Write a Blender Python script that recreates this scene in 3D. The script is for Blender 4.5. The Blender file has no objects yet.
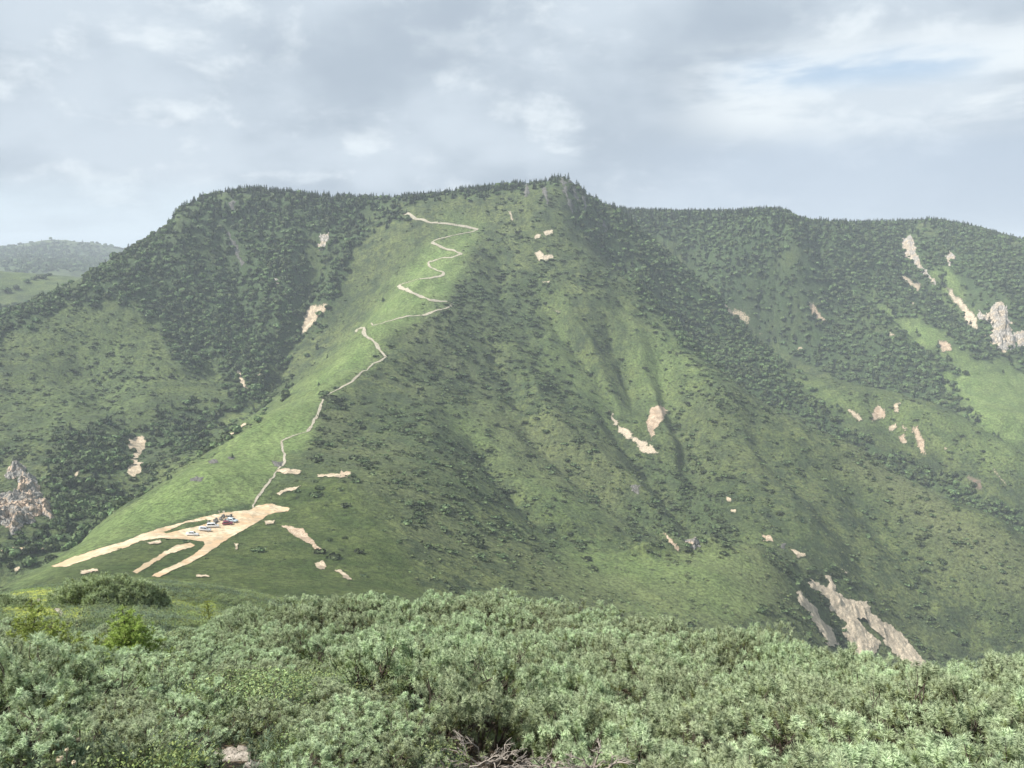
import bpy, bmesh, math, random
import numpy as np
from mathutils import Vector, Matrix, Euler
RNG = np.random.default_rng(7)
random.seed(7)
scene = bpy.context.scene
COL = scene.collection
FPX, PITCH = 770.0, math.radians(10.0)

# ------------------------------------------------------------------ helpers
def pix(px, py):
    """pixel -> (azimuth, slope) of the sight line; azimuth 0 = +Y, positive to the right"""
    px = np.asarray(px, float); py = np.asarray(py, float)
    a = (px - 512) / FPX; b = (384 - py) / FPX
    dx = a; dy = math.cos(PITCH) + b * math.sin(PITCH); dz = -math.sin(PITCH) + b * math.cos(PITCH)
    return np.arctan2(dx, dy), dz / np.hypot(dx, dy)

def topix(x, y, z):
    cy = y * math.cos(PITCH) - z * math.sin(PITCH)
    cz = y * math.sin(PITCH) + z * math.cos(PITCH)
    cy = np.maximum(cy, 1e-3)
    return 512 + FPX * x / cy, 384 - FPX * cz / cy

def smooth(t, a, b):
    t = np.clip((t - a) / (b - a), 0, 1)
    return t * t * (3 - 2 * t)

_T = RNG.random((512, 512))
def vnoise(x, y):
    xi = np.floor(x).astype(np.int64); yi = np.floor(y).astype(np.int64)
    fx = x - xi; fy = y - yi
    fx = fx * fx * fx * (fx * (fx * 6 - 15) + 10); fy = fy * fy * fy * (fy * (fy * 6 - 15) + 10)
    a = _T[xi & 511, yi & 511]; b = _T[(xi + 1) & 511, yi & 511]
    c = _T[xi & 511, (yi + 1) & 511]; d = _T[(xi + 1) & 511, (yi + 1) & 511]
    return (a + (b - a) * fx) * (1 - fy) + (c + (d - c) * fx) * fy      # 0..1
def fbm(x, y, s, o=5, g=.5, seed=0):
    r = 0; amp = 1; tot = 0; x = x / s + seed * 17.3; y = y / s - seed * 9.7
    for k in range(o):
        r = r + amp * (vnoise(x, y) - .5); tot += amp; amp *= g
        x, y = 1.6 * x + 1.2 * y + 3.1, 1.6 * y - 1.2 * x + 7.7
    return r / tot * 2                                                   # about -1..1
def ridged(x, y, s, o=4, seed=0):
    r = 0; amp = 1; tot = 0; x = x / s + seed * 17.3; y = y / s - seed * 9.7
    for k in range(o):
        r = r + amp * (1 - 2 * np.abs(vnoise(x, y) * 2 - 1)); tot += amp; amp *= .5
        x, y = 1.6 * x + 1.2 * y + 3.1, 1.6 * y - 1.2 * x + 7.7
    return r / tot

# ------------------------------------------------------------------ the lie of the land: surveyed points (px, py, distance[, dz])
CTRL = []
def C(*pts):
    CTRL.extend(pts)
# near hill
C((0,768,4.6),(110,768,5.0),(230,768,5.2),(400,768,5.0),
  (520,768,4.6,-.75),(700,768,4.4,-.75),(860,768,4.3,-.75),(1024,768,4.3,-.75),
  (0,700,7.5,-.5),(110,700,8.2),(230,700,8.6),(380,700,8.0),(520,700,7.2,-.8),(700,700,7.0,-.8),(900,700,6.8,-.8),(1024,700,6.6,-.8),
  (0,650,15),(110,650,16),(200,655,14),(300,640,11,-.6),(420,640,12,-.8),(560,640,11.5,-.8),(700,655,11,-.8),(850,670,10.5,-.8),(1024,680,9.5,-.8),
  (300,597,16,-.8),(400,592,17,-.8),(500,595,17,-.8),(620,610,16,-.8),(700,630,15,-.8),(800,640,14,-.8),(900,655,13,-.8),(1024,662,12,-.8),
  (230,625,20,-.8),(190,632,24,-.4),
  (0,622,28),(60,628,27),(120,622,32),(170,618,34),
  (0,606,48),(60,606,48),(115,606,50),(170,606,50),
  (0,597,70),(40,588,76),(80,584,80),(120,580,85),(170,583,82),(210,592,70))
# behind the near crest (hidden)
C((300,640,40),(400,640,40),(500,645,40),(620,665,40),(700,690,40),(800,700,40),(900,710,38),(1024,720,36),
  (250,618,60),(400,625,90),(550,650,90),(700,690,90),(850,710,90),(1024,730,90),
  (0,640,130),(60,615,130),(120,600,130),(180,605,130),(300,612,140),(450,615,160),(600,655,160),(750,700,180),(900,720,200),(1024,740,200))
# saddle with the car park
C((190,578,228),(250,590,205),(300,580,225),(400,592,232),(130,560,252),(70,566,262),(30,578,262),
  (150,535,292),(200,530,300),(235,522,308),(260,510,325),(170,548,272),(210,550,268),(300,520,312),(320,545,272),(350,585,226),
  (280,465,392),(262,500,338),(345,480,355),(380,500,335),(400,540,290),(305,478,366),
  (318,425,460),(325,400,500),(350,380,545),(385,357,592),(362,330,632),(450,307,690),(400,288,722),
  (440,268,752),(462,253,775),(435,243,792),(476,228,825),(405,212,850),(395,205,872))
# bright slope falling left from the ridge
C((200,490,345),(230,470,372),(150,510,338),(100,535,322),(60,558,300),(22,580,285),(100,524,372),(160,484,430),(230,436,482),(300,388,575),(340,350,648),(390,298,722),(412,262,772),
  (250,455,415),(200,470,385))
# left valley, hidden bottom
C((30,600,380),(100,540,430),(170,496,500),(245,436,590),(320,365,700),(0,610,360))
# left cirque slope
C((0,548,430),(60,540,440),(60,515,470),(0,500,520),(70,470,548),(130,450,585),(0,450,610),(200,420,655),(130,400,680),(240,380,705),(280,370,722),(0,400,705),(70,370,740),
  (320,330,775),(300,310,790),(250,300,815),(200,320,790),(120,320,790),(0,350,770),(360,280,800),(300,250,850),(340,230,860),(380,225,868),
  (200,250,862),(260,230,880),(190,215,893),(160,229,880),(130,250,866),(100,270,850),(60,290,838),(30,305,828),(0,318,818),
  (187,209,900),(215,195,915),(250,192,930),(300,194,925),(340,198,915),(380,200,900),(420,198,895),(460,192,888),(500,187,880),(540,181,874),(562,180,870))
# behind the plateau (hidden)
C((200,215,1000),(300,205,1000),(400,205,960),(500,200,950),(0,345,900),(60,320,930),(120,285,960),
  (0,272,1300),(30,274,1290),(60,278,1270),(95,283,1250),(0,300,1180),(40,300,1160),(70,297,1200),(150,285,1400),(0,285,1600),(150,290,2000),(300,250,1500),(500,250,1500))
# main face, right of the ridge
C((560,205,835),(520,215,830),(545,250,785),(500,260,775),(610,270,795),(580,300,730),(520,310,715),(480,330,672),(640,320,735),(600,350,680),
  (420,380,570),(480,390,590),(540,390,610),(590,400,605),(640,395,640),(660,350,700),(440,430,480),(400,440,455),(360,430,465),(380,400,520),
  (500,450,490),(560,440,530),(610,440,548),(650,462,545),(690,420,610),(450,480,385),(520,490,430),(580,490,465),(640,500,480),(700,520,470),(690,480,525),
  (450,530,330),(520,530,375),(600,530,410),(660,540,430),(720,535,462),(800,520,500),(760,480,545),(760,430,615),(720,380,665),(830,470,600),
  (900,520,570),(980,560,560),(850,560,490),(950,600,520),(1024,600,545),(1024,650,520),(900,640,470),(1000,520,600))
# shelf below it
C((450,580,265),(500,580,290),(560,575,322),(540,545,362),(620,553,388),(700,554,402),(740,546,415),(700,570,365),(620,600,318),(660,620,305),(760,570,395),(780,555,440),(740,610,340),(780,640,335),(810,600,415),(830,640,420),(860,660,430),(550,600,285),(480,595,262))
# S1 crest of the face
C((572,212,850),(605,262,812),(642,290,775),(680,338,725),(757,400,668),(848,444,642),(940,496,622),(1024,541,612))
C((620,275,850),(660,305,840),(700,352,820),(765,415,770),(850,462,740),(940,515,715),(1024,562,700))
# S2 crest, from the peak down right
C((585,188,875),(602,200,890),(642,234,905),(682,262,912),(722,300,905),(770,352,880),(841,385,850),(881,392,835),(935,408,815),(980,430,800),(1024,455,790))
C((700,320,860),(640,270,850),(760,375,815),(860,415,790),(900,440,780),(980,470,765),(920,470,760))
C((620,230,1000),(700,300,990),(770,370,960),(841,400,930),(900,412,900),(960,430,880),(1024,480,865))
# far right mountain
C((610,209,1090),(650,211,1100),(700,211,1095),(770,208,1060),(800,220,1060),(830,226,1100),(860,222,1180),(930,220,1240),(980,229,1250),(1024,241,1250),
  (700,250,1060),(640,225,1070),(760,300,1020),(720,285,1020),(820,260,1080),(800,330,1000),(850,300,1060),(900,250,1170),(940,280,1140),(1000,280,1160),
  (880,310,1040),(920,328,1025),(960,348,1010),(1024,395,985),(840,350,985),(900,370,975),(950,390,960),(850,380,950),(1000,405,945),(1024,425,900),(980,415,895),
  (1000,330,1080),(1024,320,1100),(970,320,1090),(940,310,1100),(1024,360,1060))
C((650,222,1250),(770,222,1200),(860,240,1400),(960,235,1450),(1024,255,1450))
# outside the frame, a plausible continuation
def wr(az_deg, z, r):
    CTRL.append(('w', math.radians(az_deg), z, r))
for a in (-55, -75):
    for r, z in ((3,-2.6),(6,-3.6),(15,-6.5),(40,-17),(90,-38),(200,-95),(350,-150),(500,-165),(700,-150),(900,-110),(1300,-120),(2000,-200)): wr(a, z, r)
for a in (55, 75):
    for r, z in ((3,-3),(6,-4.6),(15,-9),(40,-28),(90,-60),(200,-130),(350,-190),(500,-240),(700,-260),(900,-220),(1200,-80),(1500,-60),(2000,-200)): wr(a, z, r)
for a in (-60,-30, 0, 30, 60):
    wr(a, -1.65, .3); wr(a, -1.75, .8); wr(a, -2.0, 1.6)
C((-40,262,2400),(0,262,2450),(40,263,2400),(80,266,2350),(120,272,2300),
  (-60,252,3050),(0,251,3000),(30,247,3000),(60,244,3100),(85,243,3100),(105,247,3050),(125,255,2950),(150,268,2900),(200,285,2900),(0,259,2720),(60,257,2720),(110,262,2680))
for a in (-15,0,15,40,70):
    wr(a, -330, 2600)
for a in (-70,-40,-15,0,15,40,70):
    wr(a, -420, 5200)

def ctrl_arrays():
    A, V, Z = [], [], []
    for c in CTRL:
        if c[0] == 'w':
            A.append(c[1]); V.append(math.log(c[3])); Z.append(c[2] / c[3])
        else:
            az, s = pix(c[0], c[1]); dz = c[3] if len(c) > 3 else 0
            A.append(float(az)); V.append(math.log(c[2])); Z.append(float(s) + dz / c[2])
    return np.array(A), np.array(V), np.array(Z)
CA, CV, CZ = ctrl_arrays()
# thin plate through the surveyed points, in the plane (azimuth, log distance)
def tps_fit(a, v, z, lam=2e-4):
    n = len(a)
    d2 = (a[:, None] - a) ** 2 + (v[:, None] - v) ** 2
    K = .5 * d2 * np.log(d2 + 1e-12) + lam * np.eye(n)
    P = np.stack([np.ones(n), a, v], 1)
    M = np.zeros((n + 3, n + 3)); M[:n, :n] = K; M[:n, n:] = P; M[n:, :n] = P.T
    return np.linalg.solve(M, np.concatenate([z, np.zeros(3)]))
W = tps_fit(CA, CV, CZ)
def tps_eval(a, v):
    out = np.empty(a.size); a = a.ravel(); v = v.ravel(); n = len(CA)
    for i in range(0, a.size, 20000):
        d2 = (a[i:i+20000, None] - CA) ** 2 + (v[i:i+20000, None] - CV) ** 2
        out[i:i+20000] = (.5 * d2 * np.log(d2 + 1e-12)) @ W[:n] + W[n] + W[n+1] * a[i:i+20000] + W[n+2] * v[i:i+20000]
    return out

# grid of the terrain sheet
fr = math.radians(36.5)
GA = np.concatenate([np.linspace(-math.radians(76), -fr, 60)[:-1], np.linspace(-fr, fr, 720), np.linspace(fr, math.radians(76), 60)[1:]])
def lsp(a, b, n): return np.linspace(math.log(a), math.log(b), n)
GV = np.concatenate([lsp(.3, 3, 30)[:-1], lsp(3, 30, 150)[:-1], lsp(30, 200, 110)[:-1], lsp(200, 1300, 560)[:-1], lsp(1300, 5600, 150)])
AA, VV = np.meshgrid(GA, GV)                     # rows = distance
# evaluate the smooth part on a coarser lattice and refine with cubic convolution
def refine(F, src, dst, axis):
    n = len(src); idx = np.clip(np.searchsorted(src, dst) - 1, 0, n - 2)
    t = (dst - src[idx]) / (src[idx + 1] - src[idx])
    F = np.moveaxis(F, axis, 0)
    p0 = F[np.clip(idx - 1, 0, n - 1)]; p1 = F[idx]; p2 = F[idx + 1]; p3 = F[np.clip(idx + 2, 0, n - 1)]
    t = t.reshape((-1,) + (1,) * (F.ndim - 1))
    r = p1 + .5 * t * (p2 - p0 + t * (2*p0 - 5*p1 + 4*p2 - p3 + t * (3*(p1 - p2) + p3 - p0)))
    return np.moveaxis(r, 0, axis)
ca = np.linspace(GA[0], GA[-1], 300); cv = np.linspace(GV[0], GV[-1], 330)
_a, _v = np.meshgrid(ca, cv)
S = tps_eval(_a, _v).reshape(_a.shape)
S = refine(refine(S, ca, GA, 1), cv, GV, 0)
R = np.exp(VV); X = R * np.sin(AA); Y = R * np.cos(AA); Z0 = S * R

def world(px, py, r):
    a, s = pix(px, py); return np.array([r * math.sin(a), r * math.cos(a), s * r])
PK = world(562, 180, 870); LOT = world(215, 530, 300)
def relief(x, y, r):
    """metres of relief added on top of the surveyed surface"""
    dl = np.hypot((x - LOT[0]) / 1.0, y - LOT[1])
    amp = smooth(r, 260, 600) * smooth(dl, 40, 220)
    ang = np.arctan2(y - PK[1] - 60, x - PK[0]); dp = np.hypot(x - PK[0], y - PK[1] - 60)
    gul = ridged(ang * 260 + fbm(x, y, 90, 3, seed=4) * 26, dp * .22, 46, 4, seed=2)
    h = gul * 5.0 * smooth(dp, 90, 330) * amp
    h = h + fbm(x, y, 130, 6, .48, seed=1) * 6 * amp * (1 + smooth(r, 1400, 2200) * 2)
    h = h + ridged(x, y, 38, 3, seed=5) * .9 * amp
    h = h + fbm(x, y, 9, 4, .55, seed=3) * .8 * smooth(r, 150, 400)
    # scours and runnels on the open slope left of the ridge
    h = h + ridged((x + y * .8), (y - x * 1.0) * .16, 16, 3, seed=11) * .8 * smooth(r, 230, 330) * (1 - amp)
    h = h + fbm(x, y, 5, 4, .5, seed=6) * .28 * smooth(r, 2, 10) * (1 - smooth(r, 150, 260))
    return h
Z = Z0 + relief(X, Y, R)
ZR = Z / R
PXg, PYg = topix(X, Y, Z)
def gidx(arr, v):
    i = np.clip(np.searchsorted(arr, v) - 1, 0, len(arr) - 2)
    return i, (v - arr[i]) / (arr[i + 1] - arr[i])
def ground_polar(a, v, F=None):
    F = Z if F is None else F
    j, s = gidx(GA, a); i, t = gidx(GV, v)
    return (F[i, j] * (1 - s) + F[i, j + 1] * s) * (1 - t) + (F[i + 1, j] * (1 - s) + F[i + 1, j + 1] * s) * t
def ground(x, y, F=None):
    x = np.asarray(x, float); y = np.asarray(y, float)
    return ground_polar(np.arctan2(x, y), .5 * np.log(x * x + y * y), F)
def hit(px, py, rmin=3.0):
    """distance at which the sight line through a pixel meets the ground"""
    px = np.atleast_1d(np.asarray(px, float)); py = np.atleast_1d(np.asarray(py, float))
    a, s = pix(px, py)
    out = np.full(len(a), np.nan); i0 = np.searchsorted(GV, math.log(rmin))
    jj, tt = gidx(GA, a)
    for k in range(0, len(a), 400):
        j = jj[k:k+400]; t = tt[k:k+400]; sl = s[k:k+400]
        c = ZR[i0:, j] * (1 - t) + ZR[i0:, j + 1] * t - sl
        c = c[GV[i0:] < 7.45]
        ok = (c >= 0).any(0); i = np.maximum((c >= 0).argmax(0), 1); q = np.arange(len(j))
        c0 = c[i - 1, q]; c1 = c[i, q]; u = np.clip(-c0 / (c1 - c0 + 1e-12), 0, 1)
        v = GV[i0 + i - 1] + u * (GV[i0 + i] - GV[i0 + i - 1])
        out[k:k+400] = np.where(ok, np.exp(v), np.nan)
    return out, a
def spot(px, py, rmin=3.0):
    r, a = hit(px, py, rmin); x = r * np.sin(a); y = r * np.cos(a)
    return x, y, ground(x, y)

def carve(pts, depth, width, rmin=250):
    """a gully (depth < 0) or a spur (depth > 0) along a line surveyed through the photo"""
    global Z
    x, y, z = spot([p[0] for p in pts], [p[1] for p in pts], rmin); ok = ~np.isnan(x); P = np.stack([x, y], 1)[ok]; n = len(P)
    m = width * 3.2; sel = (X > P[:, 0].min() - m) & (X < P[:, 0].max() + m) & (Y > P[:, 1].min() - m) & (Y < P[:, 1].max() + m)
    xs, ys = X[sel], Y[sel]; xs = xs + fbm(xs, ys, 45, 3, seed=91) * width * .7; ys = ys + fbm(xs, ys, 45, 3, seed=92) * width * .7; d = np.full(xs.shape, 1e9); w = np.zeros(xs.shape)
    for k in range(n - 1):
        e = P[k + 1] - P[k]; t = np.clip(((xs - P[k][0]) * e[0] + (ys - P[k][1]) * e[1]) / (e @ e + 1e-9), 0, 1); dd = np.hypot(xs - P[k][0] - t * e[0], ys - P[k][1] - t * e[1])
        f = (k + t) / (n - 1); c = dd < d; d[c] = dd[c]; w[c] = np.clip(np.minimum(f * 4, (1 - f) * 4), 0, 1)[c]
    Z[sel] += 1.35 * depth * w * np.exp(-(d / width) ** 1.5)

def inpoly(x, y, poly, soft=6.0):
    """soft membership: 1 inside, 0 outside, over soft units"""
    P = np.array(poly, float); n = len(P); full = x.shape
    near = (x > P[:, 0].min() - soft) & (x < P[:, 0].max() + soft) & (y > P[:, 1].min() - soft) & (y < P[:, 1].max() + soft)
    res = np.zeros(full); x = x[near]; y = y[near]
    inside = np.zeros(x.shape, bool); d = np.full(x.shape, 1e9)
    for k in range(n):
        x0, y0 = P[k]; x1, y1 = P[(k + 1) % n]
        if y0 != y1:
            c = ((y0 > y) != (y1 > y)) & (x < (x1 - x0) * (y - y0) / (y1 - y0) + x0)
            inside ^= c
        ex, ey = x1 - x0, y1 - y0
        t = np.clip(((x - x0) * ex + (y - y0) * ey) / (ex * ex + ey * ey + 1e-9), 0, 1)
        d = np.minimum(d, np.hypot(x - x0 - t * ex, y - y0 - t * ey))
    res[near] = np.clip(.5 + np.where(inside, d, -d) / soft, 0, 1)
    return res

for p, d, w in (
    ([(540,285),(552,310),(568,340),(590,370),(615,410),(640,445)], -7, 12), ([(612,300),(614,330),(620,360),(632,395),(645,430)], -8, 13), ([(662,330),(664,370),(672,410),(684,450),(692,500),(698,535)], -9, 15),
    ([(596,400),(619,430),(646,458),(664,480),(690,510),(700,540)], -9, 12), ([(440,395),(466,430),(476,450),(506,483),(526,500),(556,520),(600,538),(660,548)], -8, 13), ([(500,395),(540,440),(580,480),(640,520),(690,545)], -5, 10),
    ([(480,330),(500,365),(520,400),(545,420)], -5, 10), ([(505,240),(500,290),(520,330)], -5, 10),
    ([(560,290),(585,340),(605,385),(630,425)], 6, 10), ([(630,300),(642,345),(655,395),(670,440),(685,490)], 6, 10), ([(500,330),(530,385),(570,440),(630,490),(685,530)], 6, 12), ([(690,345),(720,400),(750,450),(790,500),(830,545)], 6, 18),
    ([(740,400),(760,450),(800,500),(860,560),(930,620)], -6, 16), ([(830,450),(860,500),(920,560),(1000,630)], -6, 18),
    ([(325,232),(314,262),(298,305),(282,350),(262,388),(236,416)], -10, 14), ([(205,222),(235,262),(245,310),(250,350)], -8, 14), ([(280,205),(290,250),(285,300),(275,345)], 7, 14), ([(150,250),(170,300),(215,360),(230,400)], -7, 16), ([(235,225),(262,270),(268,320)], 6, 14),
    ([(60,330),(90,380),(130,430),(150,465)], -7, 18), ([(350,235),(335,280),(325,320)], 5, 10),
    ([(640,225),(690,270),(740,315),(790,345)], -12, 20), ([(782,236),(800,260),(850,300),(900,345),(950,385)], 10, 18), ([(830,232),(850,280),(890,310),(940,345),(1000,385)], -10, 18), ([(712,232),(740,260),(790,300),(830,340)], 9, 18), ([(720,290),(770,330),(830,360),(880,385)], -9, 16),
    ([(900,225),(915,270),(950,300),(990,345)], -9, 14), ([(955,245),(975,265),(1010,310),(1040,345)], 9, 16), ([(600,557),(650,556),(700,555),(745,547)], 6.5, 7), ([(655,547),(695,545),(738,539),(775,548)], -10, 10), ([(860,395),(880,420),(920,445),(980,475)], -6, 14), ([(600,215),(640,262),(680,300),(740,350)], -5, 14)):
    carve(p, d, w)
# trim the crest so that the skyline runs where it was surveyed
SKY = np.array([(118,258),(140,244),(160,233),(171,223),(177,212),(190,204),(205,197),(225,192),(250,190),(300,194),(340,198),(380,199),(420,198),(460,192),(500,187),(540,183),(555,179.5),(562,177.5),(569,179),(577,186),(588,195),(600,204),(615,209),(640,212),(700,213),(740,212),(770,210),(785,212),(800,220),(830,223),(850,224),(900,223),(930,221),(960,225),(980,230),(1024,242)], float)
for _ in range(3):
    ZR = Z / R; rows = np.nonzero((R[:, 0] > 600) & (R[:, 0] < 1600))[0]; cols = np.arange(len(GA)); top = ZR[rows].argmax(0); rt = R[rows[top], 0]; s0 = ZR[rows[top], cols]
    cx = 512 + FPX * np.tan(GA) * math.cos(PITCH) * 1.0 / 1.0; cx = topix(rt * np.sin(GA), rt * np.cos(GA), s0 * rt)[0]; py_ = np.interp(cx, SKY[:, 0], SKY[:, 1]); want = pix(cx, py_)[1]
    dl = np.where((cx > 118) & (cx < 1024), want - s0, 0); kr = np.ones(3) / 3; dl = np.convolve(dl, kr, 'same')
    Z = Z + dl * R * np.exp(-((R - rt) / 70) ** 2)
ZR = Z / R; PXg, PYg = topix(X, Y, Z)

def grid_mesh(name, X, Y, Z):
    n, m = X.shape
    me = bpy.data.meshes.new(name)
    me.vertices.add(n * m)
    me.vertices.foreach_set('co', np.stack([X, Y, Z], -1).astype(np.float32).ravel())
    k = np.arange((n - 1) * (m - 1)); i = k // (m - 1); j = k % (m - 1); a = i * m + j
    q = np.stack([a, a + 1, a + m + 1, a + m], 1)
    set_faces(me, q)
    return me
def set_faces(me, q):
    nf, c = q.shape
    me.loops.add(nf * c); me.polygons.add(nf)
    me.loops.foreach_set('vertex_index', q.astype(np.int32).ravel())
    me.polygons.foreach_set('loop_start', (np.arange(nf) * c).astype(np.int32))
    me.polygons.foreach_set('loop_total', np.full(nf, c, np.int32))
    me.update(calc_edges=True)
    me.polygons.foreach_set('use_smooth', np.ones(nf, bool))
def mesh_from(name, V, F):
    me = bpy.data.meshes.new(name); V = np.asarray(V, np.float32)
    me.vertices.add(len(V)); me.vertices.foreach_set('co', V.ravel()); set_faces(me, np.asarray(F)); return me
def vattr(me, name, arr):
    at = me.attributes.new(name, 'FLOAT_COLOR', 'POINT')
    a = np.ones((len(me.vertices), 4), np.float32); a[:, :arr.shape[1]] = arr
    at.data.foreach_set('color', a.ravel())
def link(o, parent=None, **kw):
    COL.objects.link(o)
    if parent: o.parent = parent
    for k, v in kw.items(): o[k] = v
    return o
def ob(name, me, mat=None, parent=None, **kw):
    if mat is not None and not me.materials: me.materials.append(mat)
    return link(bpy.data.objects.new(name, me), parent, **kw)
# ------------------------------------------------------------------ materials
class N:
    """small node-tree writer"""
    def __init__(s, name):
        s.m = bpy.data.materials.new(name); s.m.use_nodes = True; s.t = s.m.node_tree
        s.b = s.t.nodes['Principled BSDF']; s.b.inputs['Roughness'].default_value = .85
        s.b.inputs['Specular IOR Level'].default_value = .2
    def n(s, typ, **kw):
        nd = s.t.nodes.new(typ)
        for k, v in kw.items():
            if k.startswith('i_'):
                key = k[2:]; key = int(key) if key.isdigit() else key.replace('_', ' ')
                s.set(nd.inputs[key], v)
            else: setattr(nd, k, v)
        return nd
    def set(s, sock, v):
        if isinstance(v, bpy.types.NodeSocket): s.t.links.new(v, sock)
        elif isinstance(v, bpy.types.Node): s.t.links.new(v.outputs[0], sock)
        else: sock.default_value = v
    def coord(s): return s.n('ShaderNodeTexCoord').outputs['Object']
    def noise(s, scale, detail=4, rough=.55, vec=None, dist=0):
        nd = s.n('ShaderNodeTexNoise'); nd.inputs['Scale'].default_value = scale
        nd.inputs['Detail'].default_value = detail; nd.inputs['Roughness'].default_value = rough
        nd.inputs['Distortion'].default_value = dist
        s.set(nd.inputs['Vector'], vec if vec is not None else s.coord()); return nd.outputs['Fac']
    def ramp(s, fac, a, b, lo=0, hi=1):
        nd = s.n('ShaderNodeMapRange', interpolation_type='SMOOTHSTEP'); s.set(nd.inputs[0], fac)
        nd.inputs[1].default_value = a; nd.inputs[2].default_value = b; nd.inputs[3].default_value = lo; nd.inputs[4].default_value = hi
        return nd.outputs[0]
    def mix(s, fac, a, b, mode='MIX'):
        nd = s.n('ShaderNodeMix', data_type='RGBA', blend_type=mode)
        s.set(nd.inputs[0], fac); s.set(nd.inputs[6], col(a)); s.set(nd.inputs[7], col(b)); return nd.outputs[2]
    def mul(s, a, b, op='MULTIPLY'):
        nd = s.n('ShaderNodeMath', operation=op); s.set(nd.inputs[0], a); s.set(nd.inputs[1], b); return nd.outputs[0]
    def attr(s, name):
        a = s.n('ShaderNodeAttribute', attribute_name=name); sp = s.n('ShaderNodeSeparateColor'); s.set(sp.inputs[0], a.outputs['Color']); return sp.outputs
    def scale(s, v, sc):
        nd = s.n('ShaderNodeMapping'); s.set(nd.inputs[0], v); nd.inputs['Scale'].default_value = sc; return nd.outputs[0]
    def bump(s, h, strength, dist):
        nd = s.n('ShaderNodeBump'); s.set(nd.inputs['Height'], h); nd.inputs['Strength'].default_value = strength
        nd.inputs['Distance'].default_value = dist; s.set(s.b.inputs['Normal'], nd); return nd
    def out(s, c, rough=None):
        s.set(s.b.inputs['Base Color'], col(c))
        if rough is not None: s.set(s.b.inputs['Roughness'], rough)
        return s.m
def col(c):
    return (*c, 1) if isinstance(c, tuple) and len(c) == 3 else c

def ground_mat():
    k = N('hillside_turf'); c = k.coord()
    cov = k.attr('cover')      # lush grass, forest floor and painted bank shade, olive turf
    c2 = k.attr('cover_two')   # dry grass, bare soil, bamboo grass
    n_big = k.noise(.012, 5, .6); n_mid = k.noise(.07, 5, .6); n_fine = k.noise(.55, 5, .65); n_tiny = k.noise(3.0, 3, .6)
    base = k.mix(k.ramp(n_big, .35, .65), (.068, .094, .033), (.110, .134, .048))
    base = k.mix(k.ramp(n_mid, .38, .66), base, (.038, .056, .026))
    base = k.mix(k.mul(k.ramp(k.noise(.16, 4, .6), .56, .72), .5), base, (.120, .138, .064))
    base = k.mix(k.mul(k.ramp(k.noise(.28, 4, .65), .50, .62), .75), base, (.040, .062, .027))
    lush = k.mix(k.ramp(k.noise(.1, 5, .6, k.scale(c, (1, .35, 1))), .35, .7), (.115, .172, .055), (.175, .235, .082))
    base = k.mix(cov[0], base, lush)
    olive = k.mix(k.ramp(n_mid, .35, .65), (.042, .066, .018), (.080, .106, .032))
    base = k.mix(cov[2], base, olive)
    base = k.mix(c2[0], base, k.mix(n_mid, (.125, .138, .064), (.085, .105, .045)))
    base = k.mix(c2[2], base, k.mix(k.ramp(n_mid, .4, .6), (.20, .27, .06), (.32, .36, .07)))
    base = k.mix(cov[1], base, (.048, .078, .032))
    base = k.mix(c2[1], base, k.mix(n_tiny, (.09, .065, .042), (.05, .04, .025)))
    v = k.ramp(n_fine, .3, .72, .5, 1.5)
    h = k.n('ShaderNodeHueSaturation'); k.set(h.inputs['Color'], base); k.set(h.inputs['Value'], v)
    k.bump(k.mul(k.noise(.9, 5, .7), k.mul(n_mid, .6), 'ADD'), .9, 1.1)
    return k.out(h.outputs[0])

def earth_mat(name, a, b, dark, sc=.35, bump=.35, edge=True):
    k = N(name); c = k.coord(); inf = k.n('ShaderNodeObjectInfo')
    n1 = k.noise(sc, 6, .65); n2 = k.noise(sc * 5, 4, .6)
    x = k.mix(k.ramp(n1, .40, .58), a, b); x = k.mix(k.mul(k.ramp(k.noise(sc * .4, 3, .6), .52, .62), .6), x, dark); x = k.mix(k.mul(k.ramp(n2, .46, .62), .8), x, dark)
    e = k.attr('edge')[0]; q = k.mul(k.mul(k.noise(sc * 2.2, 4, .7), .9), e, 'ADD')
    if edge: x = k.mix(k.ramp(q, .60, .74, 1, 0), x, (.07, .092, .042))
    k.bump(k.mul(n1, n2, 'ADD'), .8, bump); return k.out(x)

def rock_mat(name, a, b, dark, tan=None, sc=.3):
    k = N(name); c = k.coord()
    n1 = k.noise(sc, 7, .7, k.scale(c, (1, 1, .35)), .6); n2 = k.noise(sc * .35, 4, .6)
    vor = k.n('ShaderNodeTexVoronoi', feature='DISTANCE_TO_EDGE'); vor.inputs['Scale'].default_value = sc * 1.2; k.set(vor.inputs['Vector'], k.scale(c, (1, 1, .5)))
    x = k.mix(k.ramp(n1, .35, .65), a, b)
    if tan: x = k.mix(k.ramp(n2, .48, .58), x, tan)
    x = k.mix(k.ramp(vor.outputs[0], 0, .09, .4, 0), x, dark)
    k.bump(k.mul(n1, k.ramp(vor.outputs[0], 0, .15), 'ADD'), 1, .8 / sc * .3); return k.out(x)

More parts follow.
